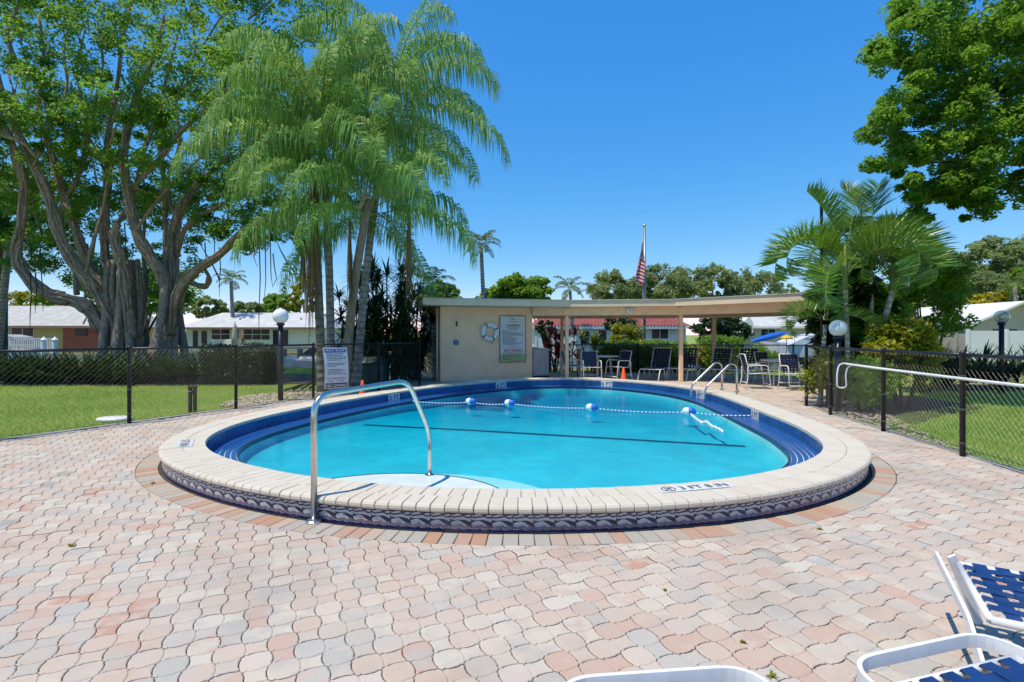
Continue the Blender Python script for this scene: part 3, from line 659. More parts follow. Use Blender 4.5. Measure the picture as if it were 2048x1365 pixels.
# ---------------------------------------------------------------- cabana and pavilion
cab = thing('pool_cabana', 'beige stucco cabana with a long flat bent roof on slim columns', 'pavilion', (2.0, 17.5, 0))
W0, W1 = Vector((-2.21, 16.2, 0)), Vector((0.67, 17.2, 0)); wu = (W1 - W0).normalized(); wn = Vector((-wu.y, wu.x, 0)); wang = math.atan2(wu.y, wu.x); WL = (W1 - W0).length
B0, B1 = W0 + wn * 3.3, W1 + wn * 3.3
q = [(p.x, p.y) for p in (W0, W1, B1, B0)]
MB().prism(q, -0.05, 2.33).build('wall', M['stucco'], cab)
def wp(px):   # point of the front wall seen at photo column px
    k_ = (px - 1024) / F; t = (k_ * W0.y - W0.x) / (wu.x - k_ * wu.y); return W0 + wu * t
ev = [Vector((-2.60, 15.3, 0)), Vector((1.8, 16.3, 0)), Vector((4.95, 15.9, 0)), Vector((8.15, 12.85, 0))]
bk = [Vector((-3.62, 19.75, 0)), Vector((1.57, 20.9, 0)), Vector((6.95, 20.1, 0)), Vector((11.5, 16.1, 0))]
roof = MB().prism([(p.x, p.y) for p in ev + bk[::-1]], 2.335, 2.49).build('roof', M['fascia'], cab)
MB().prism([(p.x * 0.995 + 0.012, p.y + 0.03) for p in ev] + [(p.x, p.y - 0.05) for p in bk[::-1]], 2.4905, 2.53).build('roof_gravel', M['roofing'], roof)
for i, (a, b) in enumerate(zip(ev, ev[1:])):
    d = b - a; an = math.atan2(d.y, d.x); n_ = Vector((-math.sin(an), math.cos(an), 0))
    MB().box((a + b) / 2 + Vector((0, 0, 2.415)) - n_ * 0.012, (d.length - 0.004, 0.022, 0.19), an).build('fascia_board', M['fascia'], roof)
    MB().box((a + b) / 2 + Vector((0, 0, 2.524)) - n_ * 0.02, (d.length + 0.01, 0.07, 0.018), an).build('drip_edge', M['roofing'], roof)
cols = [Vector((1.76, 16.85, 0)), Vector((5.24, 16.3, 0))]; endw = Vector((8.25, 13.5, 0))
bp = [W1 + Vector((0.02, -0.1, 0)), cols[0], cols[1], endw]
for a, b in zip(bp, bp[1:]):
    d = b - a; MB().box((a + b) / 2 + Vector((0, 0, 2.2)), (d.length, 0.12, 0.268), math.atan2(d.y, d.x)).build('beam', M['stucco'], cab)
for p in cols: 
    MB().rbox(p + Vector((0, 0, 1.03)), (0.11, 0.11, 2.06), 0.006, 0.1).build('column', M['stucco'], cab)
    MB().rbox(p + Vector((0, -0.08, 2.2)), (0.2, 0.05, 0.2), 0.004, -0.05).build('beam_bracket', M['stucco'], cab)
bcs = [Vector((gx(1124, 19.9), 19.9, 0)), Vector((gx(1428, 19.0), 19.0, 0))]
for p in bcs: MB().rbox(p + Vector((0, 0, 1.03)), (0.12, 0.12, 2.06), 0.006).build('column', M['stucco'], cab)
bq = [bcs[0] - Vector((1.2, 0.25, 0)), bcs[0], bcs[1], Vector((10.6, 15.6, 0))]
for a, b in zip(bq, bq[1:]):
    d = b - a; MB().box((a + b) / 2 + Vector((0, 0, 2.19)), (d.length, 0.12, 0.26), math.atan2(d.y, d.x)).build('beam', M['stucco'], cab)
MB().prism([(8.1, 13.45), (8.55, 13.15), (10.5, 15.4), (10.1, 15.75)], -0.05, 2.33).build('end_wall', M['stucco'], cab)
# side door with louvres, downpipe
so_ = W0 - wu * 0.012
for c0, hh, zc in ((0.75, 1.98, 1.0), (1.95, 1.2, 1.45)):
    dr = MB().box(so_ + wn * c0 + Vector((0, 0, zc)), (0.03, 0.86, hh), wang).build('door' if hh > 1.5 else 'shutter', M['dark_door'], cab)
    for i in range(int(hh / 0.13)): MB().box(so_ - wu * 0.02 + wn * c0 + Vector((0, 0, zc - hh / 2 + 0.1 + i * 0.13)), (0.03, 0.7, 0.07), wang, ry=0.5).build('louvre', M['dark_door'], dr)
MB().tube([so_ + wn * 0.18 - wu * 0.05 + Vector((0, 0, 0)), so_ + wn * 0.18 - wu * 0.05 + Vector((0, 0, 2.3))], 0.035, 8).build('downpipe', M['stucco'], cab, True)
def on_wall(px, py, out=0.0):
    p = wp(px); return p - wn * out + Vector((0, 0, gz(py, p.y)))
# wall lamp in the beam
lp = at(1259, 620.5, 16.45)
fx = thing('beam_light', 'round white light fixture on the pavilion beam', 'light', lp)
o = MB().lathe([(0.10, 0), (0.105, 0.03), (0.09, 0.055), (0.05, 0.065)], 20).build('housing', M['white_paint'], fx, True, world=False); o.rotation_euler = (R(90), 0, 0)
o = MB().rbox((0, -0.068, 0.0), (0.05, 0.012, 0.09), 0.004).build('lens_plate', M['concrete'], fx, world=False)
# pool regulations board
bd = thing('regulations_board', 'framed pool regulations board with red NO DIVING on the cabana wall', 'sign', on_wall(1025, 724, 0.02), wang)
w_, h_ = 0.87, 1.48
MB().rbox((0, 0, h_ / 2), (w_, 0.03, h_), 0.004).build('board', M['signwhite_dim'] if 'signwhite_dim' in M else M['signwhite'], bd, world=False)
fr = MB()
for x0, x1, z0, z1 in ((-w_ / 2 - 0.015, w_ / 2 + 0.015, -0.015, 0.01), (-w_ / 2 - 0.015, w_ / 2 + 0.015, h_ - 0.01, h_ + 0.015), (-w_ / 2 - 0.015, -w_ / 2 + 0.01, 0.01, h_ - 0.01), (w_ / 2 - 0.01, w_ / 2 + 0.015, 0.01, h_ - 0.01)): fr.bbox(x0, x1, -0.022, 0.018, z0, z1)
fr.build('frame', M['wood_grey'], bd, world=False)
MB().bbox(-w_ / 2 + 0.011, w_ / 2 - 0.011, -0.018, -0.0155, 0.012, 0.25).build('lower_panel', M['signgreen'], bd, world=False)
text('NO DIVING', 0.62, 0.125, M['signred'], bd, (0.01, -0.0165, 0.36), (R(90), 0, 0), 0.02)
def print_lines(parent, name, rows, y, mat_, seed=1):
    """rows of word-sized dashes standing for print too small to read: (x0, x1, z, height)"""
    r_ = random.Random(seed); m = MB()
    for x0, x1, z, hh in rows:
        x = x0
        while x < x1 - 0.01:
            l = min(r_.uniform(0.02, 0.075), x1 - x); m.bbox(x, x + l, y - 0.0008, y, z, z + hh); x += l + 0.012
    return m.build(name, mat_, parent, world=False)
rows = [(-0.06, 0.06, 1.36, 0.03), (-0.12, 0.12, 1.28, 0.018), (-0.22, 0.25, 1.165, 0.034), (-0.16, 0.2, 1.125, 0.012), (-0.22, 0.23, 1.095, 0.012), (-0.15, 0.18, 1.06, 0.013), (-0.13, 0.15, 1.03, 0.013)]
for i, l in enumerate((-0.12, 0.08, 0.30, 0.33, 0.35, -0.05, 0.0, 0.16, 0.08, 0.1, 0.02, 0.12, 0.30, 0.12)): rows.append((-0.35, l, 0.985 - i * 0.033, 0.013))
rows += [(-0.2, 0.2, 0.475, 0.012), (-0.34, 0.33, 0.262, 0.012)] + [(-0.34, 0.30, 0.2, 0.014), (-0.34, -0.1, 0.165, 0.014), (-0.34, 0.28, 0.115, 0.014), (-0.34, -0.08, 0.08, 0.014)]
print_lines(bd, 'small_print', rows, -0.0185, M['black'], 3)
# life ring with line and hook
lr = thing('life_ring', 'white life ring with blue bands hanging on the cabana wall', 'life ring', on_wall(979, 664, 0.07), wang)
def torus_arc(mb, Rr, r, a0, a1, n=24, m=10, flat=0.75):
    mb.tube([(Rr * math.cos(a), 0, Rr * math.sin(a)) for a in np.linspace(a0, a1, n)], r, m, cap=True, flat=(flat, 1.0)); return mb
M['ring_blue'] = mat('blue_band', (0.03, 0.17, 0.36), 0.5, 0.1)
torus_arc(MB(), 0.225, 0.075, 0, 2 * math.pi, 48).build('ring', M['white_paint'], lr, True, world=False)
for a in (0.45, 2.15, 3.75, 5.15): torus_arc(MB(), 0.225, 0.079, a - 0.11, a + 0.11, 5).build('band', M['ring_blue'], lr, True, world=False)
MB().tube([(0.33 * math.cos(a) + 0.02, -0.02, 0.33 * math.sin(a) - 0.03) for a in np.linspace(0, 2 * math.pi, 30)], 0.008, 5).build('grab_line', M['white_paint'], lr, True, world=False)
MB().tube([(0.05, 0.03, -0.33), (0.06, -0.02, -0.36), (0.05, -0.05, -0.33)], 0.012, 6).build('hook', M['dark_door'], lr, True, world=False)
dl = thing('wall_dial', 'small round blue grey dial on the cabana wall', 'dial', on_wall(912, 685, 0.0), wang)
o = MB().lathe([(0.085, 0), (0.09, 0.02), (0.07, 0.035)], 18).build('case', M['ring_blue'], dl, True, world=False); o.rotation_euler = (R(90), 0, 0)
o = MB().lathe([(0.05, 0), (0.05, 0.04), (0.01, 0.042)], 14).build('face', M['concrete'], dl, True, world=False); o.rotation_euler = (R(90), 0, 0)
hk = MB(); hp = on_wall(913, 648, 0.02)
hk.tube([hp + Vector((0, 0.02, 0.06)), hp + Vector((0, -0.03, 0.02)), hp + Vector((0, -0.05, -0.04)), hp + Vector((0, -0.02, -0.07))], 0.012, 6); hk.box(hp + Vector((0, 0.015, 0)), (0.05, 0.01, 0.16), wang)
tag(hk.build('wall_hook', M['dark_door'], None, True), 'small dark metal hook above the blue dial on the cabana wall', 'hook')
# slatted locker beside the room
lk0 = W1 + wu * 0.04 + wn * 0.02; lk = thing('storage_locker', 'pale slatted wooden locker with a sloping lid beside the cabana room', 'locker', lk0, wang)
M['locker'] = mat('pale_painted_boards', (0.50, 0.46, 0.43), 0.6, 0.08, 5, rand=0.12)
MB().bbox(0.0, 0.56, 0.02, 0.62, 0.1, 1.0).build('carcass', M['concrete'], lk, world=False)
for i in range(7): MB().rbox((0.045 + i * 0.078, 0.008, 0.53), (0.071, 0.022, 0.86 - i * 0.012), 0.004).build('slat', M['locker'], lk, world=False)
MB().add([(-0.01, -0.03, 1.06), (0.6, -0.03, 0.97), (0.6, 0.66, 0.99), (-0.01, 0.66, 1.08), (-0.01, -0.03, 1.02), (0.6, -0.03, 0.93), (0.6, 0.66, 0.95), (-0.01, 0.66, 1.04)], [(0, 1, 2, 3), (4, 7, 6, 5), (0, 4, 5, 1), (1, 5, 6, 2), (2, 6, 7, 3), (3, 7, 4, 0)]).build('lid', M['locker'], lk, world=False)
MB().bbox(0.0, 0.56, 0.0, 0.62, 0.0, 0.1).build('plinth', M['black'], lk, world=False)
# concrete path left of the cabana
kind(MB().prism([(-3.7, 13.9), (-2.5, 15.2), (-2.0, 16.3), (-3.4, 20.5), (-5.2, 20.5)], -0.03, 0.004).build('path', M['concrete']), 'structure')

# ---------------------------------------------------------------- lamps
def lamp(label, p, h, r, glass):
    t = thing('lamp_post', label, 'lamp post', p)
    MB().tube([p + Vector((0, 0, -0.05)), p + Vector((0, 0, h - r * 0.86))], 0.055, 12).build('pole', M['black_pole'], t, True)
    MB().lathe([(0.075, h - r - 0.045), (0.085, h - r - 0.02), (0.07, h - r * 0.82), (0.055, h - r * 0.8)], 14, p).build('collar', M['black_pole'], t)
    prof = [(r * math.sin(a), h - r * math.cos(a)) for a in np.linspace(0.28, math.pi - 0.02, 16)]
    MB().lathe(prof, 26, p).build('globe', glass, t, True)
    if glass is not M['globe']: MB().lathe([(0.03, h - 0.08), (0.05, h - 0.04), (0.05, h + 0.02), (0.02, h + 0.05)], 12, p).build('bulb', M['white_paint'], t, True)
k = N('clear_acrylic'); g_ = k.n('ShaderNodeBsdfGlossy'); g_.inputs['Roughness'].default_value = 0.05; t_ = k.n('ShaderNodeBsdfTransparent'); t_.inputs[0].default_value = (0.85, 0.88, 0.9, 1)
lw = k.n('ShaderNodeLayerWeight'); lw.inputs[0].default_value = 0.35; mx = k.n('ShaderNodeMixShader'); k.l(k.math('ADD', k.math('MULTIPLY', lw.outputs[1], 0.8), 0.12), mx.inputs[0]); k.l(t_.outputs[0], mx.inputs[1]); k.l(g_.outputs[0], mx.inputs[2])
M['clear'] = k.done(mx.outputs[0])
lamp('black lamp post with white globe at the rock bed, left of the rules sign', Vector((gx(563, 11.5) - 0.02, 11.5, 0)), gz(632.5, 11.5), 0.165, M['globe'])
lamp('black lamp post with white globe among the palms by the right fence', Vector((gx(1676, 9.9), 9.9, 0)), gz(657, 9.9), 0.155, M['globe'])
lamp('lamp post with clear globe above the spiky hedge at far right', Vector((gx(2003, 13.0), 13.0, 0)), gz(634, 13.0), 0.16, M['clear'])

# ---------------------------------------------------------------- pool rules sign on the left fence
sp = at(672, 777, 12.25); w_, h_ = 0.545, 0.95
sg = thing('pool_rules_sign', 'white pool rules sign with blue heading and NO DIVING wired to the left fence', 'sign', sp, R(33))
k_ = 14; vs_ = []; fs_ = []
def curl(z): return -0.05 * math.sin(z / h_ * math.pi) * 0.6 - 0.02
def shx(z): return -0.035 * (z / h_) + 0.02 * math.sin(z / h_ * math.pi)
def curved(x0, x1, z0, z1, dy, name, mt, n=10):
    m = MB(); v = []; 
    for i in range(n + 1):
        z = z0 + (z1 - z0) * i / n
        for yy in (0, 0.0012): v += [(x0 + shx(z), curl(z) + dy + yy, z), (x1 + shx(z), curl(z) + dy + yy, z)]
    f = []
    for i in range(n):
        a = i * 4; f += [(a, a + 1, a + 5, a + 4), (a + 2, a + 6, a + 7, a + 3), (a, a + 4, a + 6, a + 2), (a + 1, a + 3, a + 7, a + 5)]
    f += [(0, 2, 3, 1), (n * 4, n * 4 + 1, n * 4 + 3, n * 4 + 2)]
    return m.add(v, f).build(name, mt, sg, world=False)
curved(-w_ / 2, w_ / 2, 0, h_, 0, 'panel', M['signwhite'])
curved(-w_ / 2 + 0.03, w_ / 2 - 0.03, h_ - 0.115, h_ - 0.03, -0.003, 'heading_band', M['signblue'], 3)
curved(-w_ / 2 + 0.025, w_ / 2 - 0.025, 0.02, 0.125, -0.003, 'warning_band', M['black'], 3)
text('POOL RULES', w_ - 0.12, 0.055, M['white_paint'], sg, (shx(h_ - 0.07), curl(h_ - 0.07) - 0.0045, h_ - 0.0725), (R(90), 0, 0), 0.02)
text('NO DIVING', w_ - 0.09, 0.07, M['white_paint'], sg, (shx(0.07), curl(0.07) - 0.0065, 0.072), (R(87), 0, 0), 0.015)
M['greyprint'] = mat('grey_print', (0.10, 0.11, 0.15), 0.6)
text('POOL MAXIMUM DEPTH', w_ - 0.12, 0.04, M['greyprint'], sg, (shx(0.235), curl(0.235) - 0.004, 0.235), (R(90), 0, 0)); text('FEET       INCHES', w_ - 0.2, 0.035, M['greyprint'], sg, (shx(0.175), curl(0.175) - 0.005, 0.175), (R(90), 0, 0))
m = MB(); r_ = random.Random(5)
for i, l in enumerate((0.4, 0.33, 0.4, 0.38, 0.27, 0.0, 0.43, 0.38, 0.18, 0.0, 0.34, 0.4, 0.3, 0.38)):
    z = h_ - 0.155 - i * 0.036; x = -0.205
    while x < -0.205 + l: e = r_.uniform(0.02, 0.06); m.bbox(x + shx(z), x + e + shx(z), curl(z) - 0.004, curl(z) - 0.002, z, z + 0.017); x += e + 0.011
m.build('small_print', M['greyprint'], sg, world=False)

# ---------------------------------------------------------------- rescue pole on the right fence
hp = [at(1690, 727, 7.95), at(1700, 728.2, 7.9), at(1768, 737.5, 7.55), at(1927, 757, 6.05), at(2048, 771, 5.25), at(2210, 789, 4.5)]
for p in hp: p.x -= 0.06
tp_ = thing('rescue_pole', 'long white rescue pole with a hook loop hung along the right fence', 'rescue pole', (hp[2].x, hp[2].y, 0))
MB().tube(hp[1:], 0.017, 10).build('pole', M['white_paint'], tp_, True)
c0 = hp[0]
lp_ = [at(1712, 729.5, 7.85), at(1696, 726.5, 7.95), at(1686, 730, 8.0), at(1682, 745, 8.0), at(1681.5, 772, 8.0), at(1686, 776, 8.0), at(1697, 776, 7.97), at(1701, 772, 7.95), at(1699, 750, 7.93), at(1703, 735, 7.9), at(1712, 731, 7.85)]
for p in lp_: p.x -= 0.06
MB().tube(bend(lp_, 0.05, 4), 0.0105, 8).build('hook', M['white_paint'], tp_, True)

# ---------------------------------------------------------------- cones
def cone(label, p, h, gp_=None):
    t = thing('traffic_cone', label, 'traffic cone', p, rnd.uniform(0, 1), 'small orange traffic cones')
    MB().rbox((0, 0, 0.012), (h * 0.6, h * 0.6, 0.024), 0.006).build('base', M['orange'], t, world=False)
    MB().lathe([(h * 0.24, 0.024), (h * 0.21, 0.04), (h * 0.07, h * 0.97), (h * 0.05, h)], 20).build('body', M['orange'], t, True, world=False)
cone('orange traffic cone at the far end of the pool near the chaises', Vector((gx(1247, 15.75), 15.75, 0)), 0.46)
cone('orange traffic cone below the pool rules sign behind the handrail', Vector((gx(725, 11.9), 11.9, 0)), 0.42)

# ---------------------------------------------------------------- strap furniture
def ribbon(mb, pts, w, th, wdir):
    """flat strip along pts; wdir: width direction"""
    pts = [Vector(p) for p in pts]; wd = Vector(wdir) * w / 2; vs_ = []
    for i, p in enumerate(pts):
        t = (pts[min(i + 1, len(pts) - 1)] - pts[max(i - 1, 0)]).normalized(); n_ = t.cross(Vector(wdir)).normalized() * th / 2
        vs_ += [p - wd - n_, p + wd - n_, p + wd + n_, p - wd + n_]
    fs_ = [(0, 1, 2, 3), tuple(len(vs_) - 4 + q for q in (3, 2, 1, 0))]
    for i in range(len(pts) - 1):
        for q in range(4): a = i * 4; fs_.append((a + q, a + 4 + q, a + 4 + (q + 1) % 4, a + (q + 1) % 4))
    return mb.add(vs_, fs_)
def lattice(x0, x1, y0, y1, frame, parent, mt, w=0.05, nx=None, ny=5, gap=0.032, joined=None, rr=0.018):
    """woven straps on a panel from x0..x1 (length), y0..y1 (width); frame(x,y,z)->point"""
    n = nx or int((x1 - x0) / (w + gap)); xs = [x0 + (i + 0.5) * (x1 - x0) / n for i in range(n)]; ys = [y0 + (j + 0.5) * (y1 - y0) / ny for j in range(ny)]
    out = MB() if joined else None; wdx = (frame(1, 0, 0) - frame(0, 0, 0)).normalized(); wdy = Vector((0, 1, 0)); up = (frame(0, 0, 1) - frame(0, 0, 0)).normalized()
    def emit(m):
        if not joined: m.build('strap', mt, parent, world=False)
    for i, x in enumerate(xs):            # cross straps wrapped round the side tubes
        pts = [frame(x, y0 - rr, -rr * 1.2), frame(x, y0 - rr * 1.75, 0), frame(x, y0 - rr, rr * 1.25)] + [frame(x, y, rr + (0.0035 if (i + j) % 2 else -0.0035)) for j, y in enumerate(ys)] + [frame(x, y1 + rr, rr * 1.25), frame(x, y1 + rr * 1.75, 0), frame(x, y1 + rr, -rr * 1.2)]
        m = out or MB(); ribbon(m, pts, w, 0.003, wdx); emit(m)
    for j, y in enumerate(ys):
        pts = [frame(x0 - rr, y, -rr * 1.2), frame(x0 - rr * 1.75, y, 0), frame(x0 - rr, y, rr * 1.25)] + [frame(x, y, rr + (-0.0035 if (i + j) % 2 else 0.0035)) for i, x in enumerate(xs)] + [frame(x1 + rr, y, rr * 1.25), frame(x1 + rr * 1.75, y, 0), frame(x1 + rr, y, -rr * 1.2)]
        m = out or MB(); ribbon(m, pts, w, 0.003, wdy); emit(m)
    if joined: out.build(joined, mt, parent, world=False)
def flatbar(pts, hw_, parent, name):
    P_ = [Vector(p) for p in bend(pts, 0.02, 3)]; vs_ = []
    for i, p in enumerate(P_):
        tt = (P_[min(i + 1, len(P_) - 1)] - P_[max(i - 1, 0)]).normalized(); n_ = tt.cross(Vector((0, 0, 1))).normalized(); u2 = n_.cross(tt)
        vs_ += [p - n_ * 0.007 - u2 * hw_, p + n_ * 0.007 - u2 * hw_, p + n_ * 0.007 + u2 * hw_, p - n_ * 0.007 + u2 * hw_]
    fs_ = [(3, 2, 1, 0), tuple(len(vs_) - 4 + q for q in range(4))] + [(i * 4 + q, i * 4 + (q + 1) % 4, i * 4 + 4 + (q + 1) % 4, i * 4 + 4 + q) for i in range(len(P_) - 1) for q in range(4)]
    return MB().add(vs_, fs_).build(name, M['white_frame'], parent, world=False)
def chaise(label, loc, rz, back=0.0, loop='round', mt='strap_blue', near=True, group=None, seat=1.25, ht=0.36, ln=1.95):
    """foot end at local x=0, head at x=ln; white tube frame, woven straps"""
    t = thing('chaise_lounge', label, 'lounge chair', loc, rz, group); hw = 0.29
    fm = lambda x, y, z: Vector((x, y, ht + z))
    ca, sa = math.cos(back), math.sin(back)
    fb = lambda x, y, z: Vector((seat + (x - seat) * ca - z * sa, y, ht + (x - seat) * sa + z * ca))
    nseg = 5 if near else 3
    for s in (-1, 1):
        MB().tube([fm(0.02, s * hw, 0), fm(seat, s * hw, 0)], 0.0175, 8).build('side_rail', M['white_frame'], t, True, world=False)
        MB().tube([fb(seat + 0.02, s * hw, 0), fb(ln, s * hw, 0)], 0.0175, 8).build('back_rail', M['white_frame'], t, True, world=False)
    MB().tube([fm(0.02, -hw, 0), fm(0.02, hw, 0)], 0.0165, 8).build('cross_bar', M['white_frame'], t, True, world=False)
    MB().tube([fb(ln, -hw, 0), fb(ln, hw, 0)], 0.0165, 8).build('cross_bar', M['white_frame'], t, True, world=False)
    MB().tube([fm(seat, -hw, -0.02), fm(seat, hw, -0.02)], 0.0165, 8).build('cross_bar', M['white_frame'], t, True, world=False)
    # flat-bar loops that form the legs and stand a little proud of the seat
    for x, dx in ((0.0, -0.07), (seat - 0.1, 0.16)):
        k_ = hw + 0.035
        if near and x == 0.0 and loop == 'bar':
            flatbar([(-0.06, k_ + 0.02, ht + 0.01), (-0.05, -k_ + 0.04, ht - 0.01), (0.0, -k_ - 0.2, 0.05)], 0.02, t, 'end_bar'); flatbar([(-0.02, -k_ - 0.02, ht - 0.08), (1.2, -k_ - 0.02, ht - 0.08)], 0.02, t, 'side_bar'); flatbar([(0.0, k_ + 0.02, ht + 0.02), (0.12, k_ + 0.1, 0.0)], 0.02, t, 'leg')
        elif near and x == 0.0:
            pts = bend([(0.42, -k_, 0.0), (0.30, -k_, ht + 0.0), (-0.09, -k_, ht + 0.015), (-0.09, k_, ht + 0.015), (0.30, k_, ht + 0.0), (0.42, k_, 0.0)], 0.13, 8); m = MB(); P_ = [Vector(p) for p in pts]; vs_ = []
            for i, p in enumerate(P_):
                tt = (P_[min(i + 1, len(P_) - 1)] - P_[max(i - 1, 0)]).normalized(); up = Vector((0, 0, 1)) if abs(tt.z) < 0.75 else Vector((1, 0, 0)); n_ = tt.cross(up).normalized(); u2 = n_.cross(tt)
                vs_ += [p - n_ * 0.007 - u2 * 0.022, p + n_ * 0.007 - u2 * 0.022, p + n_ * 0.007 + u2 * 0.022, p - n_ * 0.007 + u2 * 0.022]
            fs_ = [(3, 2, 1, 0), tuple(len(vs_) - 4 + q for q in range(4))] + [(i * 4 + q, i * 4 + (q + 1) % 4, i * 4 + 4 + (q + 1) % 4, i * 4 + 4 + q) for i in range(len(P_) - 1) for q in range(4)]
            m.add(vs_, fs_).build('foot_loop', M['white_frame'], t, False, world=False)
        else:
            for s in (-1, 1):
                a = bend([(x + dx - 0.16, s * k_, 0.0), (x + 0.0 + dx * 0.3, s * k_, ht + 0.0), (x + 0.42, s * k_, ht), (x + 0.56, s * k_, 0.0)], 0.12, 5)
                MB().tube(a, 0.016, 7).build('leg_loop', M['white_frame'], t, True, world=False)
    kw = dict() if near else dict(joined='straps')
    lattice(0.05, seat - 0.03, -hw + 0.03, hw - 0.03, fm, t, M[mt], joined=None if near else 'seat_straps', ny=6 if near else 5)
    lattice(seat + 0.05, ln - 0.03, -hw + 0.03, hw - 0.03, fb, t, M[mt], joined=None if near else 'back_straps', ny=6 if near else 5)
    if back > 0.1:
        for s in (-1, 1):
            MB().tube([fb(seat + 0.35, s * (hw - 0.04), 0), Vector((seat + 0.35 + 0.12, s * (hw - 0.04), 0.06))], 0.01, 6).build('prop_bar', M['white_frame'], t, True, world=False)
    return t
def dining_chair(label, loc, rz):
    """faces local +x"""
    t = thing('dining_chair', label, 'chair', loc, rz, 'strap dining chairs under the pavilion')
    fm = lambda x, y, z: Vector((x, y, 0.42 + z + (x - 0) * 0.06)); ang = R(104)
    fb = lambda x, y, z: Vector((-0.24 + (x * math.cos(ang)) + z * math.sin(ang), y, 0.44 + x * math.sin(ang) - z * math.cos(ang)))
    for s in (-1, 1):
        MB().tube(bend([(0.30, s * 0.28, 0), (0.22, s * 0.28, 0.64), (-0.30, s * 0.28, 0.62), (-0.28, s * 0.27, 0.3), (-0.36, s * 0.28, 0.0)], 0.1, 5), 0.0155, 7).build('side_frame', M['white_frame'], t, True, world=False)
        MB().tube([fb(-0.02, s * 0.245, 0), fb(0.50, s * 0.245, 0)], 0.014, 7).build('back_rail', M['white_frame'], t, True, world=False)
        MB().tube([fm(-0.24, s * 0.25, 0), fm(0.26, s * 0.25, 0)], 0.014, 7).build('seat_rail', M['white_frame'], t, True, world=False)
    for p, q in ((fb(0.5, -0.245, 0), fb(0.5, 0.245, 0)), (fm(0.26, -0.28, 0), fm(0.26, 0.28, 0)), (Vector((-0.30, -0.28, 0.16)), Vector((-0.30, 0.28, 0.16))), (Vector((0.285, -0.28, 0.12)), Vector((0.285, 0.28, 0.12)))):
        MB().tube([p, q], 0.013, 7).build('cross_bar', M['white_frame'], t, True, world=False)
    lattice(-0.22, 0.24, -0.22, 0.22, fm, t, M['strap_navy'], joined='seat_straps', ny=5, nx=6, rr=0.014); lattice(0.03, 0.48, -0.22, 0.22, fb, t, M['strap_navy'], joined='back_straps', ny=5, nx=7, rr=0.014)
    return t
def round_table(label, loc, r=0.5):
    t = thing('patio_table', label, 'table', loc, 0, 'white round patio tables')
    MB().lathe([(r - 0.02, 0.695), (r, 0.705), (r, 0.725), (r - 0.015, 0.735)], 32).build('table_top', M['white_frame'], t, world=False)
    for a in range(4): MB().tube(bend([(0.36 * math.cos(a * 1.571 + 0.7), 0.36 * math.sin(a * 1.571 + 0.7), 0), (0.28 * math.cos(a * 1.571 + 0.7), 0.28 * math.sin(a * 1.571 + 0.7), 0.7)], 0.05), 0.017, 7).build('leg', M['white_frame'], t, True, world=False)
# near the camera
def along(p0, p1): d = p1 - p0; return math.atan2(d.y, d.x)
pa, pb = gp(1884, 1112, 0.37), gp(1949, 1211, 0.37); mid_ = (pa + pb) / 2
chaise('blue strap chaise lounge at the right edge of the deck', (2.0 + 0.02, 2.33, 0), R(-31), mt='strap_blue', ht=0.325, loop='bar')
chaise('blue strap chaise lounge in the bottom right corner, rounded foot end toward pool', (1.405, 1.70, 0), R(-74), mt='strap_blue', ht=0.36)
chaise('white framed chaise lounge of which only the rounded foot bar shows at the bottom', (0.46, 1.555, 0), R(-84), mt='strap_blue', ht=0.36)
# under the pavilion
for i, (px, d_, rz, lab) in enumerate(((1300, 16.55, 58, 'navy strap chaise with raised back, leftmost of the pavilion row'), (1356, 16.85, 56, 'navy strap chaise with raised back, second from left in the pavilion row'),
        (1420, 16.6, 52, 'navy strap chaise with raised back, third from left behind the ladder rails'), (1472, 16.2, 50, 'navy strap chaise with raised back, rightmost of the pavilion row'))):
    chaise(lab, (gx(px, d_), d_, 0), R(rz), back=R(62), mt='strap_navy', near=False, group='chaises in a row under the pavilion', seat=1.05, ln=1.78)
dining_chair('navy strap dining chair facing the pool by the left pavilion column', (gx(1182, 16.55), 16.55, 0), R(-88))
dining_chair('navy strap dining chair right of the left patio table, beside the orange cone', (gx(1236, 16.9), 16.9, 0), R(-150))
dining_chair('navy strap dining chair half hidden behind the left pavilion column', (gx(1146, 17.3), 17.3, 0), R(8))
round_table('white round patio table among chairs near the red leaved plants', (gx(1208, 17.9), 17.9, 0))
dining_chair('navy strap dining chair in profile by the ladder, left of the right table', (gx(1512, 14.25), 14.25, 0), R(-8))
dining_chair('navy strap dining chair behind the profile chair near the right table', (gx(1540, 15.6), 15.6, 0), R(-70))
dining_chair('navy strap dining chair facing the pool next to the palm clump', (gx(1590, 13.85), 13.85, 0), R(-92))
round_table('white round patio table between chairs near the right fence', (gx(1558, 15.1), 15.1, 0))
# round service planter post behind left table
tag(MB().lathe([(0.10, 0), (0.13, 0.3), (0.15, 0.32), (0.13, 0.34)], 14, Vector((gx(1193, 18.6), 18.6, 0))).build('flower_pot', mat('terracotta', (0.30, 0.09, 0.05), 0.8)), 'dark red terracotta pot on the floor behind the strap chairs', 'pot')
MBp = MB().rbox(Vector((gx(1157, 18.4), 18.4, 0.47)), (0.12, 0.12, 0.94), 0.01); tag(MBp.build('wooden_post', mat('golden_wood', (0.33, 0.16, 0.05), 0.7, 0.2, 8)), 'short golden brown wooden post behind the left patio chairs', 'post')
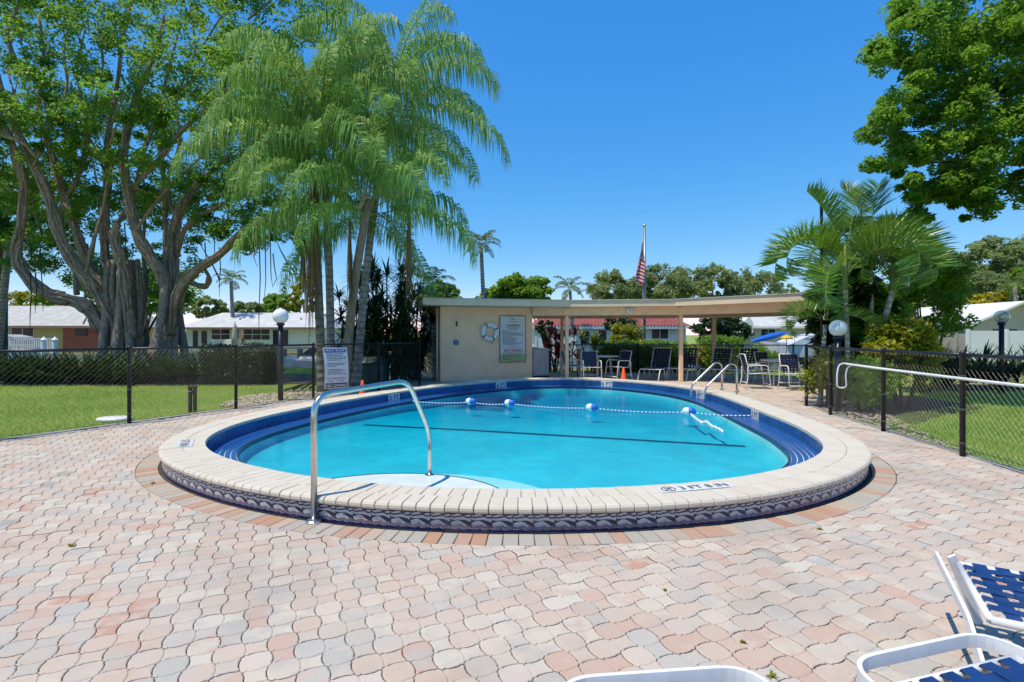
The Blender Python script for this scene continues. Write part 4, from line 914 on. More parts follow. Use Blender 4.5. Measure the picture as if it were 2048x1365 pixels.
# ---------------------------------------------------------------- foliage tools
def rot_frames(n, g, up_bias=0.5):
    """random leaf axes: direction u and side w"""
    nrm = g.normal(size=(n, 3)); nrm[:, 2] = np.abs(nrm[:, 2]) + up_bias; nrm /= np.linalg.norm(nrm, axis=1)[:, None]
    u = g.normal(size=(n, 3)); u -= (u * nrm).sum(1)[:, None] * nrm; u /= np.linalg.norm(u, axis=1)[:, None]
    return u, np.cross(nrm, u), nrm
def leaves(cent, size, g, aspect=0.5, up=0.5, vary=0.35, fold=0.12):
    """one four-cornered folded leaf at each centre"""
    n = len(cent); u, w, nn = rot_frames(n, g, up); s = (size * (1 + vary * g.normal(size=n)).clip(0.4, 1.8))[:, None]
    a = cent - u * s * 0.5; b = cent + w * s * aspect * 0.5 + nn * s * fold; c = cent + u * s * 0.5; d = cent - w * s * aspect * 0.5 + nn * s * fold
    return np.stack([a, b, c, d], 1).reshape(-1, 3)
def cloud(clusters, per, size, g, flat=0.75, aspect=0.5, up=0.5, tone=True):
    """clusters: (n,4) x y z radius -> leaf verts, tone per vertex"""
    V = []; T = []
    for x, y, z, r in clusters:
        n = max(6, int(per * g.uniform(0.7, 1.3))); q = g.normal(size=(n, 3)); q /= np.linalg.norm(q, axis=1)[:, None]; q *= (g.random(n) ** 0.45)[:, None] * r; q[:, 2] *= flat
        V.append(leaves(q + (x, y, z), size, g, aspect, up)); t = (g.normal(0.5, 0.2) + g.normal(0, 0.16, n)).clip(0, 1); T.append(np.repeat(t, 4))
    return np.vstack(V), np.concatenate(T)
def ellip(n, c, r, g, shell=0.35, zmin=-0.55, rad=(0.5, 0.9)):
    """cluster centres spread through an ellipsoid, more towards its skin"""
    out = []
    while len(out) < n:
        p = g.normal(size=3); p /= np.linalg.norm(p)
        if p[2] < zmin: continue
        p *= (shell + (1 - shell) * g.random()) ** 0.6; out.append((c[0] + p[0] * r[0], c[1] + p[1] * r[1], c[2] + p[2] * r[2], g.uniform(*rad)))
    return np.array(out)
def recentre(me, p):
    n = len(me.vertices); a = np.empty(n * 3, np.float32); me.vertices.foreach_get('co', a); a = a.reshape(-1, 3) - np.array(p, np.float32); me.vertices.foreach_set('co', a.ravel()); me.update()
def crown(parent, clusters, per, size, g, mt, name='crown', **kw):
    v, t = cloud(clusters, per, size, g, **kw); v = v - np.array(wloc(parent)); return inst(name, np_mesh(name, v, 4, mt, t), parent)
LEAF = dict(
    banyan=leafmat('banyan_leaf', ((0.03, 0.105, 0.012), (0.085, 0.22, 0.022), (0.21, 0.36, 0.045)), 0.52),
    oak=leafmat('right_tree_leaf', ((0.04, 0.12, 0.012), (0.09, 0.22, 0.018), (0.20, 0.34, 0.035)), 0.55),
    dull=leafmat('grey_green_leaf', ((0.09, 0.14, 0.05), (0.17, 0.24, 0.08), (0.29, 0.35, 0.14)), 0.45),
    bright=leafmat('bright_leaf', ((0.06, 0.14, 0.012), (0.13, 0.27, 0.02), (0.24, 0.38, 0.04)), 0.45),
    yellow=leafmat('yellow_green_leaf', ((0.10, 0.15, 0.01), (0.22, 0.26, 0.015), (0.38, 0.36, 0.03)), 0.35),
    gold=leafmat('golden_leaf', ((0.20, 0.19, 0.01), (0.38, 0.33, 0.012), (0.5, 0.42, 0.02)), 0.3),
    dark=leafmat('dark_leaf', ((0.008, 0.022, 0.006), (0.018, 0.05, 0.012), (0.05, 0.10, 0.025)), 0.2),
    red=leafmat('red_leaf', ((0.14, 0.008, 0.02), (0.42, 0.02, 0.03), (0.6, 0.07, 0.06)), 0.3),
    queen=leafmat('queen_palm_leaflet', ((0.03, 0.115, 0.018), (0.12, 0.30, 0.045), (0.36, 0.52, 0.15)), 0.42, 0.5, 0.35),
    areca=leafmat('feather_palm_leaflet', ((0.03, 0.10, 0.010), (0.085, 0.20, 0.016), (0.20, 0.33, 0.03)), 0.32, 0.33, 0.55),
    coco=leafmat('coconut_leaflet', ((0.05, 0.10, 0.02), (0.10, 0.16, 0.03), (0.2, 0.25, 0.06)), 0.25, 0.4),
    dead=leafmat('dead_frond', ((0.16, 0.10, 0.05), (0.25, 0.165, 0.085), (0.34, 0.24, 0.13)), 0.2, 0.8, 0.1))
def bark(name, a, b, scale=3.0, ringz=0.0, stretch=8.0):
    k = N(name); v = k.pos(); mp = k.n('ShaderNodeMapping'); mp.inputs['Scale'].default_value = (stretch, stretch, 1.2); k.l(v, mp.inputs[0])
    f = k.noise(mp.outputs[0], scale, 5.0, 0.65); c = k.mix(k.sm(f, 0.32, 0.68), (*a, 1), (*b, 1)); c = k.mix(k.math('MULTIPLY', k.sm(k.noise(v, 1.6, 4.0), 0.5, 0.75), 0.5), c, tuple(x * 0.45 for x in a) + (1,))
    h = f
    if ringz:
        s_ = k.n('ShaderNodeSeparateXYZ'); k.l(v, s_.inputs[0]); w = k.math('SINE', k.math('ADD', k.math('MULTIPLY', s_.outputs[2], ringz), k.math('MULTIPLY', k.noise(v, 3.0), 5.0)))
        c = k.mix(k.math('MULTIPLY', k.sm(w, 0.55, 0.95), 0.55), c, tuple(x * 0.4 for x in a) + (1,)); h = k.math('ADD', f, w)
    return k.done(k.pbsdf(c, 0.9, 0, 0.2, k.bump(h, 0.6, 0.02)))
M['banyan_bark'] = bark('banyan_bark', (0.15, 0.105, 0.075), (0.46, 0.375, 0.29), 5.0)
M['palm_bark'] = bark('ringed_palm_bark', (0.22, 0.20, 0.18), (0.38, 0.36, 0.33), 4.0, 38.0, 2.0)
M['palm_fibre'] = bark('fibrous_palm_bark', (0.17, 0.125, 0.09), (0.34, 0.27, 0.20), 5.0, 0, 10.0)
M['stem'] = bark('dark_stem_bark', (0.05, 0.042, 0.034), (0.12, 0.10, 0.08), 4.0)
M['pale_stem'] = bark('pale_palm_stem', (0.30, 0.29, 0.24), (0.46, 0.45, 0.39), 4.0, 50.0, 2.0)
M['rachis'] = mat('frond_stalk', (0.17, 0.22, 0.06), 0.5, 0.2, 8)
M['rachis_dry'] = mat('dry_frond_stalk', (0.36, 0.30, 0.2), 0.7, 0.2, 8)

# ---------------------------------------------------------------- fronds
def frond_mesh(name, L, elev, droop, leaf, width, n, mt, g, hang=0.6, vee=0.35, fwd=0.5, bare=0.16, stalk=None, twist=0.0, power=1.6, rw=0.018, jit=0.16):
    """feather leaf along +x starting at elevation elev and bending down by droop (radians); leaflets on both sides"""
    k_ = 22; pts = [np.zeros(3)]; tang = []
    for i in range(k_):
        t = i / k_; a = elev - droop * t ** power; d = np.array((math.cos(a), twist * t * 0.25, math.sin(a))); d /= np.linalg.norm(d); tang.append(d); pts.append(pts[-1] + d * L / k_)
    tang.append(tang[-1]); pts = np.array(pts); tang = np.array(tang)
    V = []; FC = []; T = []; nv = 0
    for s in (-1, 1):
        for i in range(n):
            t = bare + (1 - bare) * (i + g.uniform(-0.3, 0.3) + 0.5) / n; t = min(max(t, 0), 0.999); q = t * k_; j = int(q); p = pts[j] + (pts[j + 1] - pts[j]) * (q - j); tg = tang[j]
            side = np.array((0, s, 0.0)); upv = np.cross(tg, (0, 1, 0)) * -1.0; upv /= np.linalg.norm(upv); 
            if upv[2] < 0 and abs(tg[2]) < 0.95: upv = -upv
            ll = leaf * (0.35 + 0.65 * math.sin(math.pi * min(1, (t - bare) / (1 - bare) * 0.86 + 0.12)) ** 0.8) * g.uniform(0.85, 1.12)
            d = side * g.uniform(0.75, 1.0) + tg * fwd * g.uniform(0.7, 1.3) + upv * (vee + g.normal(0, jit)); d /= np.linalg.norm(d)
            p1 = p + d * ll * (0.42 - 0.16 * (hang > 0.6)); d2 = d * (1 - hang) + np.array((0, 0, -1.0)) * hang * g.uniform(0.8, 1.15); d2 /= np.linalg.norm(d2); p2 = p1 + d2 * ll * 0.36
            d3 = d2 * (1 - hang) + np.array((0, 0, -1.0)) * hang; d3 /= np.linalg.norm(d3); p3 = p2 + d3 * ll * 0.34
            w = tg * width * 0.5 + np.array((0, 0, 1.0)) * g.normal(0, 0.35) * width * 0.5
            V += [p - w * 0.6, p + w * 0.6, p1 - w, p1 + w, p2 - w * 0.7, p2 + w * 0.7, p3]
            FC += [(nv, nv + 1, nv + 3, nv + 2), (nv + 2, nv + 3, nv + 5, nv + 4), (nv + 4, nv + 5, nv + 6)]; T += [min(1, max(0, g.normal(0.5, 0.3)))] * 7; nv += 7
    me_mb = MB(); me_mb.tube([tuple(p) for p in pts[::2]], list(np.linspace(rw, 0.004, len(pts[::2]))), 5)
    base = len(V); nl = len(FC)
    me = bpy.data.meshes.new(name); me.from_pydata([tuple(map(float, p)) for p in V] + me_mb.v, [], FC + [tuple(q + base for q in f) for f in me_mb.f])
    a = me.attributes.new('rv', 'FLOAT', 'POINT'); a.data.foreach_set('value', np.array(T + [0.7] * len(me_mb.v), np.float32))
    me.materials.append(mt); me.materials.append(stalk or M['rachis']); mi = np.zeros(len(me.polygons), np.int32); mi[nl:] = 1; me.polygons.foreach_set('material_index', mi); me.update()
    return me
g = np.random.default_rng(21)
QF = {}
for nm, el, dr in (('up', 80, 120), ('up2', 66, 138), ('mid', 50, 138), ('mid2', 34, 122), ('low', 8, 92), ('low2', -15, 70)):
    QF[nm] = [frond_mesh('frond', Lf, R(el), R(dr), 0.90, 0.031, 98, LEAF['queen'], g, hang=0.75, vee=0.2, fwd=0.4, jit=0.55, twist=tw) for Lf, tw in ((3.7, 0.5), (3.4, -0.5))]
def palm(label, base, top, r0, r1, fronds, mt_trunk, name='palm_tree', group=None, bow=0.0, knobs=True, shaft=None):
    """fronds: list of (mesh, azimuth, scale, dz)"""
    t = thing(name, label, 'palm tree', base, 0, group); base, top = Vector(base), Vector(top); pts = []; rs = []
    for i in range(40):
        q = i / 39; p = base.lerp(top, q); p.x += bow * math.sin(q * math.pi) ; pts.append(p); rs.append((r0 + (r1 - r0) * q) * (1 + 0.35 * math.exp(-q * 18)) * (1 + (0.035 if i % 2 else 0) * knobs))
    MB().tube(pts, rs, 12).build('trunk', mt_trunk, t, True)
    if shaft: MB().tube([top - Vector((0, 0, 0.15)), top + Vector((0, 0, 0.25)), top + Vector((0.0, 0, 0.8))], [r1 * 1.15, r1 * 1.1, r1 * 0.4], 10).build('crownshaft', shaft, t, True)
    for me, az, sc, dz in fronds:
        inst('frond', me, t, top - base + Vector((0.05 * math.cos(az), 0.05 * math.sin(az), dz)), az, (sc, sc, sc))
    return t
def queen_fronds(n, seed, up=3, sc=1.0, spread=None):
    r_ = random.Random(seed); out = []
    cls = ['up'] * up + ['up2'] * (n // 6) + ['mid'] * (n // 4) + ['mid2'] * (n // 4); k_ = n - len(cls); cls += ['low'] * (k_ - k_ // 3) + ['low2'] * (k_ // 3)
    for i, c in enumerate(cls): out.append((QF[c][i % 2], i * 2.39996 + r_.uniform(-0.25, 0.25) + seed, sc * r_.uniform(0.88, 1.1), 0.12 - 0.03 * i))
    return out
DQ = 13.75
q1 = palm('tall queen palm with ringed grey trunk, left of the palm clump', Vector((gx(662, DQ), DQ, 0)), at(640, 235, DQ), 0.105, 0.09, queen_fronds(27, 1, sc=1.02), M['palm_bark'], bow=0.08)
q2 = palm('queen palm with leaning grey trunk rising behind the clump to the right', Vector((gx(712, 14.3), 14.3, 0)), at(785, 190, 14.6), 0.115, 0.09, queen_fronds(27, 2, sc=1.0), M['palm_bark'], bow=-0.12)
q3 = palm('shorter queen palm with fibrous brown trunk in the middle of the clump', Vector((gx(690, 13.4), 13.4, 0)), at(738, 400, 13.3), 0.12, 0.10, queen_fronds(22, 3, up=2, sc=0.94), M['palm_fibre'], bow=-0.1)
q4 = palm('queen palm with smooth green grey trunk hidden under dead fronds', Vector((gx(645, 13.2), 13.2, 0)), at(628, 350, 13.3), 0.11, 0.09, queen_fronds(10, 4, up=2, sc=0.75), bark('green_grey_bark', (0.13, 0.13, 0.09), (0.23, 0.23, 0.16), 4.0, 30.0, 2.0))
# hanging dead fronds and fruit strands
def hanging(parent, p, L, w, seed, n=60, mt=LEAF['dead'], name='dead_frond', stalk=True):
    gg = np.random.default_rng(seed); V = []; T = []
    for i in range(n):
        z0 = -L * gg.random() * 0.45; x, y = gg.normal(0, w * 0.35, 2) * (0.35 + 0.65 * (-z0 / L + 0.3)); ln_ = L * gg.uniform(0.35, 0.62); ww = 0.014
        a = np.array((x * 0.5, y * 0.5, z0)); b = np.array((x + gg.normal(0, 0.03), y + gg.normal(0, 0.03), z0 - ln_)); an = gg.uniform(0, 3.14); o_ = np.array((math.cos(an), math.sin(an), 0)) * ww
        V += [a - o_, a + o_, b + o_ * 0.4, b - o_ * 0.4]; T += [float(gg.random())] * 4
    me = np_mesh(name, np.array(V), 4, mt, T); o = inst(name, me, parent, Vector(p) - wloc(parent)); return o
hanging(q4, at(627, 330, 13.1), 4.3, 0.30, 1, 150); hanging(q4, at(607, 400, 13.15), 2.6, 0.16, 2, 60); hanging(q3, at(700, 440, 13.1), 2.6, 0.14, 3, 60)
hanging(q3, at(818, 430, 13.0), 2.3, 0.20, 4, 40); hanging(q4, at(585, 360, 13.4), 1.6, 0.2, 5, 40, LEAF['yellow'], 'yellowing_frond')
for sgn, zz in ((0.55, 0.25), (0.8, 0.0), (0.6, -0.2)):
    p = at(716, 425, 13.15); MB().tube([p, p + Vector((0.2, -0.05, 0.45 + zz * 0.5)), p + Vector((0.55, -0.1, 0.55 + zz)), p + Vector((sgn * 1.6, -0.15, 0.42 + zz))], [0.035, 0.03, 0.022, 0.01], 7).build('flower_stalk', M['rachis_dry'], q3, True)
def fruit(parent, p, L, r, seed, n=420):
    gg = np.random.default_rng(seed); m = MB()
    for i in range(n):
        z = -L * gg.random(); a = gg.uniform(0, 6.28); rr = r * math.sqrt(gg.random()) * (0.5 + 0.5 * math.sin(math.pi * min(1, -z / L + 0.15))); q = Vector(p) + Vector((rr * math.cos(a), rr * math.sin(a), z)); s_ = 0.022
        m.add([q + Vector(k_) * s_ for k_ in ((1, 0, 0), (0, 1, 0), (-1, 0, 0), (0, -1, 0), (0, 0, 1.2), (0, 0, -1.2))], [(0, 1, 4), (1, 2, 4), (2, 3, 4), (3, 0, 4), (1, 0, 5), (2, 1, 5), (3, 2, 5), (0, 3, 5)])
    kind(m.build('fruit_bunch', mat('green_palm_fruit', (0.06, 0.085, 0.02), 0.5, 0.3, 30), parent), 'stuff')
fruit(q4, at(606, 262, 12.95), 1.35, 0.2, 8)

# ---------------------------------------------------------------- banyan
DB = 18.0
ban = thing('banyan_tree', 'huge banyan tree with twisted limbs and hanging roots on the left', 'tree', (gx(250, DB), DB, 0))
gb = np.random.default_rng(5)
def limb(zpts, rad, dep, seed, name='limb', strands=6):
    """zpts: points in a 1.95x enlarged view of the photo; rad in photo px at start and end; dep: depth offset start and end"""
    pts = []; n = len(zpts); gg = random.Random(seed)
    for i, (zx, zy) in enumerate(zpts): q = i / (n - 1); pts.append(at(zx / 1.95, zy / 1.95, DB + dep[0] + (dep[1] - dep[0]) * q))
    cv = []                                     # smooth
    for i in range(n - 1):
        p0, p1, p2, p3 = pts[max(i - 1, 0)], pts[i], pts[i + 1], pts[min(i + 2, n - 1)]
        for t in np.arange(8) / 8: cv.append(0.5 * ((2 * p1) + (p2 - p0) * t + (2 * p0 - 5 * p1 + 4 * p2 - p3) * t * t + (3 * p1 - p0 - 3 * p2 + p3) * t ** 3))
    cv.append(pts[-1]); m = MB(); k_ = len(cv); px = DB / F
    rs = [(rad[0] + (rad[1] - rad[0]) * (i / (k_ - 1)) ** 0.8) * px * 0.31 * (1 + 0.10 * math.sin(i * 0.9 + seed)) for i in range(k_)]
    m.tube(cv, [r * 0.86 for r in rs], 12)
    for s_ in range(strands):                   # fused strands winding along the limb
        ph = gg.uniform(0, 6.28); tw = gg.uniform(-0.10, 0.10); sp = []; sr = []
        i0 = gg.randint(0, k_ // 3); i1 = k_ - gg.randint(0, k_ // 3)
        for i in range(i0, i1):
            a = ph + tw * i + 0.3 * math.sin(i * 0.5 + ph); t = (cv[min(i + 1, k_ - 1)] - cv[max(i - 1, 0)]).normalized(); b = t.orthogonal().normalized(); c = t.cross(b); ref = Vector((0, -1, 0)); b = (ref - t * ref.dot(t)); b = b.normalized() if b.length > 0.1 else t.orthogonal().normalized(); c = t.cross(b)
            sp.append(cv[i] + (b * math.cos(a) + c * math.sin(a)) * rs[i] * 0.95); sr.append(rs[i] * gg.uniform(0.2, 0.36))
        if len(sp) > 3: m.tube(sp, sr, 7)
    return m.build(name, M['banyan_bark'], ban, True), cv
LB_ = [([(430, 1345), (385, 1250), (320, 1185), (200, 1150), (105, 1085), (62, 985), (82, 850), (88, 700), (62, 600), (10, 480), (-40, 330)], (46, 13), (0, -1.0)),
       ([(470, 1345), (410, 1190), (330, 1080), (245, 950), (185, 760), (130, 640), (90, 560), (20, 400), (-30, 200)], (40, 11), (0, -1.8)),
       ([(500, 1345), (435, 1160), (350, 1040), (290, 880), (235, 720), (190, 560), (150, 420), (170, 250), (150, 60)], (34, 8), (0.5, 0.8)),
       ([(520, 1320), (495, 1160), (470, 1020), (448, 930), (455, 868)], (34, 22), (-0.6, -1.0)),
       ([(520, 1345), (470, 1180), (420, 1050), (408, 900), (420, 700), (422, 540), (455, 340), (480, 150), (520, -20)], (34, 8), (1.0, 0.5)),
       ([(640, 1345), (655, 1220), (630, 1080), (545, 930), (505, 790), (482, 600), (530, 380), (600, 220), (640, 60)], (44, 8), (0, -1.5)),
       ([(670, 1345), (692, 1160), (668, 1010), (692, 850), (745, 750), (830, 665), (900, 600)], (46, 9), (0.2, 1.0)),
       ([(665, 1300), (700, 1140), (760, 1060), (860, 990), (950, 900), (1060, 845), (1180, 830)], (34, 9), (-0.4, -3.0)),
       ([(650, 1100), (645, 900), (636, 700), (622, 500), (650, 300), (700, 120)], (24, 6), (1.0, 2.0)),
       ([(690, 1000), (720, 900), (780, 845), (880, 790), (970, 735)], (20, 7), (0.5, -1.0)),
       ([(480, 800), (560, 690), (640, 600), (700, 520), (800, 430), (900, 330)], (18, 6), (-0.4, -2.5)),
       ([(545, 1340), (560, 1240), (570, 1120), (560, 1000), (565, 800), (560, 700)], (14, 7), (1.8, 1.8)),
       ([(300, 1150), (280, 1000), (220, 860), (300, 700), (340, 500), (300, 300), (330, 120)], (20, 5), (1.2, 2.0)),
       ([(740, 1100), (800, 1120), (815, 1085), (790, 1040)], (22, 10), (-0.5, -0.8)),
       ([(230, 960), (250, 800), (330, 640), (360, 450), (400, 260), (380, 80)], (15, 4), (0.8, 0.2)), ([(440, 900), (520, 760), (560, 600), (640, 420), (760, 300), (860, 160)], (14, 4), (0.3, 1.2)), ([(130, 650), (200, 480), (260, 340), (250, 180), (300, 20)], (12, 4), (-1.2, -0.4)), ([(85, 720), (40, 560), (60, 400), (30, 260), (60, 100)], (12, 4), (-0.6, 1.0)), ([(690, 860), (650, 720), (700, 560), (690, 380), (760, 200), (740, 20)], (13, 4), (0.6, 0.2)), ([(530, 900), (600, 800), (700, 690), (840, 560), (960, 420)], (11, 4), (-1.0, -2.0)), ([(420, 700), (360, 560), (300, 480), (200, 420), (100, 330)], (10, 3), (0.5, -1.0)), ([(330, 1080), (360, 960), (400, 820), (440, 640), (520, 480), (560, 300)], (13, 4), (-0.5, -0.8)), ([(60, 250), (30, 130), (70, 20), (80, -60)], (12, 6), (-2.0, -2.5)), ([(-20, 520), (90, 560), (150, 610), (190, 470), (150, 400)], (11, 4), (-2, -1.6))]
for i, (zp, rd, dp) in enumerate(LB_): limb(zp, rd, dp, i + 1, strands=12 if rd[0] > 30 else 7)
tm = MB()
for i in range(26):                             # root buttresses of the two trunks
    cx = gb.choice([440, 490, 530, 640, 680, 470]) + gb.normal(0, 14); x1 = cx + gb.normal(0, 22); dd = gb.uniform(-1.0, 0.8); pts = [at(cx / 1.95 + gb.normal(0, 3), (1345 - h_) / 1.95, DB + dd * (1 - h_ / 400)) for h_ in (330, 220, 110)] + [Vector((gx(x1 / 1.95, DB + dd), DB + dd * 1.3, 0.25)), Vector((gx((x1 + gb.normal(0, 20)) / 1.95, DB + dd), DB + dd * 1.6, -0.1))]
    tm.tube(pts, [0.07, 0.10, 0.12, 0.15, 0.2], 7)
tm.build('trunk', M['banyan_bark'], ban, True)
for i in range(26):                             # hanging aerial roots
    zx, zy, l_ = [(1010, 930, 330), (1050, 900, 190), (1065, 990, 110), (990, 900, 120), (1030, 870, 260)][i] if i < 5 else (gb.uniform(60, 900), gb.uniform(850, 1080), gb.uniform(60, 300))
    p = at(zx / 1.95, zy / 1.95, DB + (-2.6 if i < 5 else gb.uniform(-1.5, 1.0))); l_ = l_ / 1.95 * DB / F
    MB().tube([p, p + Vector((0.04, 0, -l_ * 0.4)), p + Vector((0.0 + 0.05 * (i % 3), 0, -l_ * 0.75)), p + Vector((0.1 * (i % 2), 0, -l_))], [0.022, 0.016, 0.013, 0.006], 5).build('aerial_root', M['stem'], ban, True)
cl = []
def band_px(n, x0, x1, y0, y1, d0, d1, rad):
    for _ in range(n): d_ = gb.uniform(d0, d1); p = at(gb.uniform(x0, x1), gb.uniform(y0, y1), d_); cl.append((p.x, p.y, p.z, gb.uniform(*rad)))
band_px(760, -420, 470, -260, 240, 14.2, 23, (0.25, 0.6)); band_px(160, 440, 690, -200, 90, 15, 22, (0.3, 0.6)); band_px(90, 440, 600, 80, 330, 16.5, 23, (0.25, 0.55)); band_px(430, -250, 520, 190, 430, 17.5, 24, (0.25, 0.55)); band_px(60, -250, 330, 220, 330, 15.5, 17.5, (0.2, 0.45)); band_px(90, -200, 160, 330, 540, 18, 23, (0.25, 0.55))
band_px(60, 370, 570, 360, 480, 17, 22, (0.2, 0.45)); band_px(150, 60, 400, 360, 600, 19.5, 24, (0.22, 0.5)); band_px(22, 420, 640, 440, 505, 15.5, 19, (0.2, 0.45)); band_px(14, 200, 560, 250, 420, 15.5, 17.5, (0.25, 0.5))
crown(ban, np.array(cl), 150, 0.115, gb, LEAF['banyan'], aspect=0.5, up=0.45, flat=0.7)
tw_ = MB()
for i in range(90):
    c = cl[int(gb.integers(len(cl)))]; a = Vector(c[:3]); b = a + Vector((gb.normal(0, 0.9), gb.normal(0, 0.6), -gb.uniform(0.5, 1.6))); tw_.tube([b, b.lerp(a, 0.5) + Vector((gb.normal(0, .15), 0, gb.normal(0, .1))), a], [0.035, 0.025, 0.01], 5)
tw_.build('twigs', M['banyan_bark'], ban, True); ban.children[-1]['kind'] = 'stuff'

# ---------------------------------------------------------------- tree overhanging at the top right
DR = 11.0
rt = thing('shade_tree', 'dense leafy tree overhanging from the right edge against blue sky', 'tree', (15.2, DR, 0))
MB().tube([(15.2, DR, -0.1), (15.1, DR, 2.5), (14.7, DR + 0.1, 4.6), (14.0, DR, 6.5), (13.4, DR, 8.6)], [0.34, 0.26, 0.23, 0.17, 0.07], 12).build('trunk', M['stem'], rt, True)
gr = np.random.default_rng(31)
tips = [(1730, 110), (1790, 40), (1735, 265), (1745, 330), (1860, 390), (1960, 400), (1900, 200), (1980, 300), (1820, 190), (1900, 60), (2040, 380), (2040, 150), (1840, 300), (1990, 40)]
for x_, y_ in tips:
    e = at(x_ + 25, y_, DR + gr.uniform(-0.3, 0.3)); s_ = Vector((14.6, DR, 4.6 + 0.35 * (e.z - 4.6))); m1 = s_.lerp(e, 0.5) + Vector((0, gr.normal(0, 0.4), gr.uniform(-0.3, 0.5))); MB().tube([s_, s_.lerp(m1, 0.5) + Vector((0, 0, 0.1)), m1, m1.lerp(e, 0.6), e], [0.06, 0.04, 0.026, 0.016, 0.006], 6).build('branch', M['stem'], rt, True)
cl = []
def rp_(n, x0, x1, y0, y1, rad=(0.22, 0.48), dd=1.3):
    for _ in range(n): d_ = DR + gr.uniform(-dd, dd); p = at(gr.uniform(x0, x1), gr.uniform(y0, y1), d_); cl.append((p.x, p.y, p.z, gr.uniform(*rad)))
[cl.append((*at(x_ + 8, y_, DR), 0.26)) for x_, y_ in tips]; rp_(26, 1800, 2060, -160, 20); rp_(28, 1850, 2120, 0, 120); rp_(10, 1790, 1860, 0, 60, (0.15, 0.34)); rp_(20, 1760, 1880, 85, 160, (0.18, 0.36)); rp_(5, 1735, 1780, 90, 130, (0.12, 0.2)); rp_(24, 1880, 2120, 110, 230); rp_(16, 1745, 1870, 190, 250, (0.16, 0.34)); rp_(26, 1840, 2120, 210, 320)
rp_(9, 1740, 1800, 300, 350, (0.12, 0.24)); rp_(10, 1790, 1860, 270, 330, (0.14, 0.28)); rp_(18, 1815, 1930, 355, 405, (0.13, 0.26)); rp_(12, 1880, 2000, 390, 415, (0.1, 0.2)); rp_(20, 1920, 2110, 300, 385, (0.18, 0.36)); rp_(60, 2080, 2500, -200, 330, (0.4, 0.8))
cl = cl + [(x + gr.normal(0, 0.3), y + gr.normal(0, 0.3), z + gr.normal(0, 0.3), r * 0.9) for x, y, z, r in cl if x > 8.6]; crown(rt, np.array(cl), 230, 0.092, gr, LEAF['oak'], aspect=0.5, up=0.6, flat=0.7)

# ---------------------------------------------------------------- feather palms in the right bed
AF = {}
for nm, el, dr, L_ in (('up', 86, 40, 1.7), ('mid', 70, 190, 1.9), ('mid2', 58, 170, 1.8), ('low', 25, 120, 1.6), ('low2', 5, 95, 1.4)):
    AF[nm] = [frond_mesh('frond', L_, R(el), R(dr), 0.48, 0.024, 70, LEAF['areca'], g, hang=0.05, vee=0.95, fwd=0.5, twist=tw, bare=0.2, power=1.25, rw=0.014) for tw in (0.5, -0.5)]
M['shaft'] = mat('green_crownshaft', (0.16, 0.22, 0.06), 0.4, 0.15, 5)
def areca(n, seed, sc=1.0, azs=None):
    r_ = random.Random(seed); cls = ['up'] * 2 + ['mid'] * (n // 2) + ['mid2'] * (n // 4); cls += ['low'] * (n - len(cls)); return [(AF[c][i % 2], (azs[i] if azs and i < len(azs) else i * 2.39996 + seed), sc * r_.uniform(0.85, 1.12), 0.3 - 0.02 * i) for i, c in enumerate(cls)]
pA = palm('feather palm with arching fronds on a pale stem by the right lamp', Vector((gx(1700, 10.3), 10.3, 0)), at(1690, 565, 10.3), 0.045, 0.04, areca(11, 5, 1.0, [0.4, 2.5, math.pi + 0.1, 0.25, math.pi - 0.3, 5.2, 3.5, 0.0]), M['pale_stem'], shaft=M['shaft'])
pB = palm('feather palm with a white ringed stem leaning over the round shrub', Vector((gx(1762, 10.6), 10.6, 0)) + Vector((-0.45, 0, 0)), at(1786, 580, 10.6), 0.06, 0.05, areca(8, 9, 0.75, [1.1, 4.0, 2.6, math.pi + 0.5, 1.6, 5.0, 2.9]), M['pale_stem'], shaft=M['shaft'])
pC = palm('feather palm with the tallest crown, behind the right lamp', Vector((gx(1745, 11.2), 11.2, 0)), at(1742, 525, 11.2), 0.04, 0.035, areca(10, 12, 0.95, [2.0, 0.9, 0.15, math.pi, 5.0, 3.6]), M['pale_stem'], shaft=M['shaft'])
pD = palm('short feather palm with low yellowing fronds at the fence corner', Vector((gx(1640, 11.0), 11.0, 0)), at(1650, 650, 11.0), 0.05, 0.04, [(AF[c][i % 2], i * 1.1, s_, 0.1) for i, (c, s_) in enumerate((('up', .6), ('mid', .6), ('mid2', .62), ('low', .6), ('mid', .7), ('low', .7), ('low2', .6), ('mid2', .7)))], M['pale_stem'])
sp0 = at(1643, 450, 10.8); tag(MB().tube([sp0 + Vector((0, 0, -2.3)), sp0, sp0 + Vector((0, 0, 0.5)), sp0 + Vector((-0.01, 0, 0.97))], [0.03, 0.035, 0.05, 0.004], 6, flat=(1.0, 0.6)).build('palm_spear', LEAF['dark'], None, True), 'tall unopened palm spear standing above the feather palms', 'palm spear')

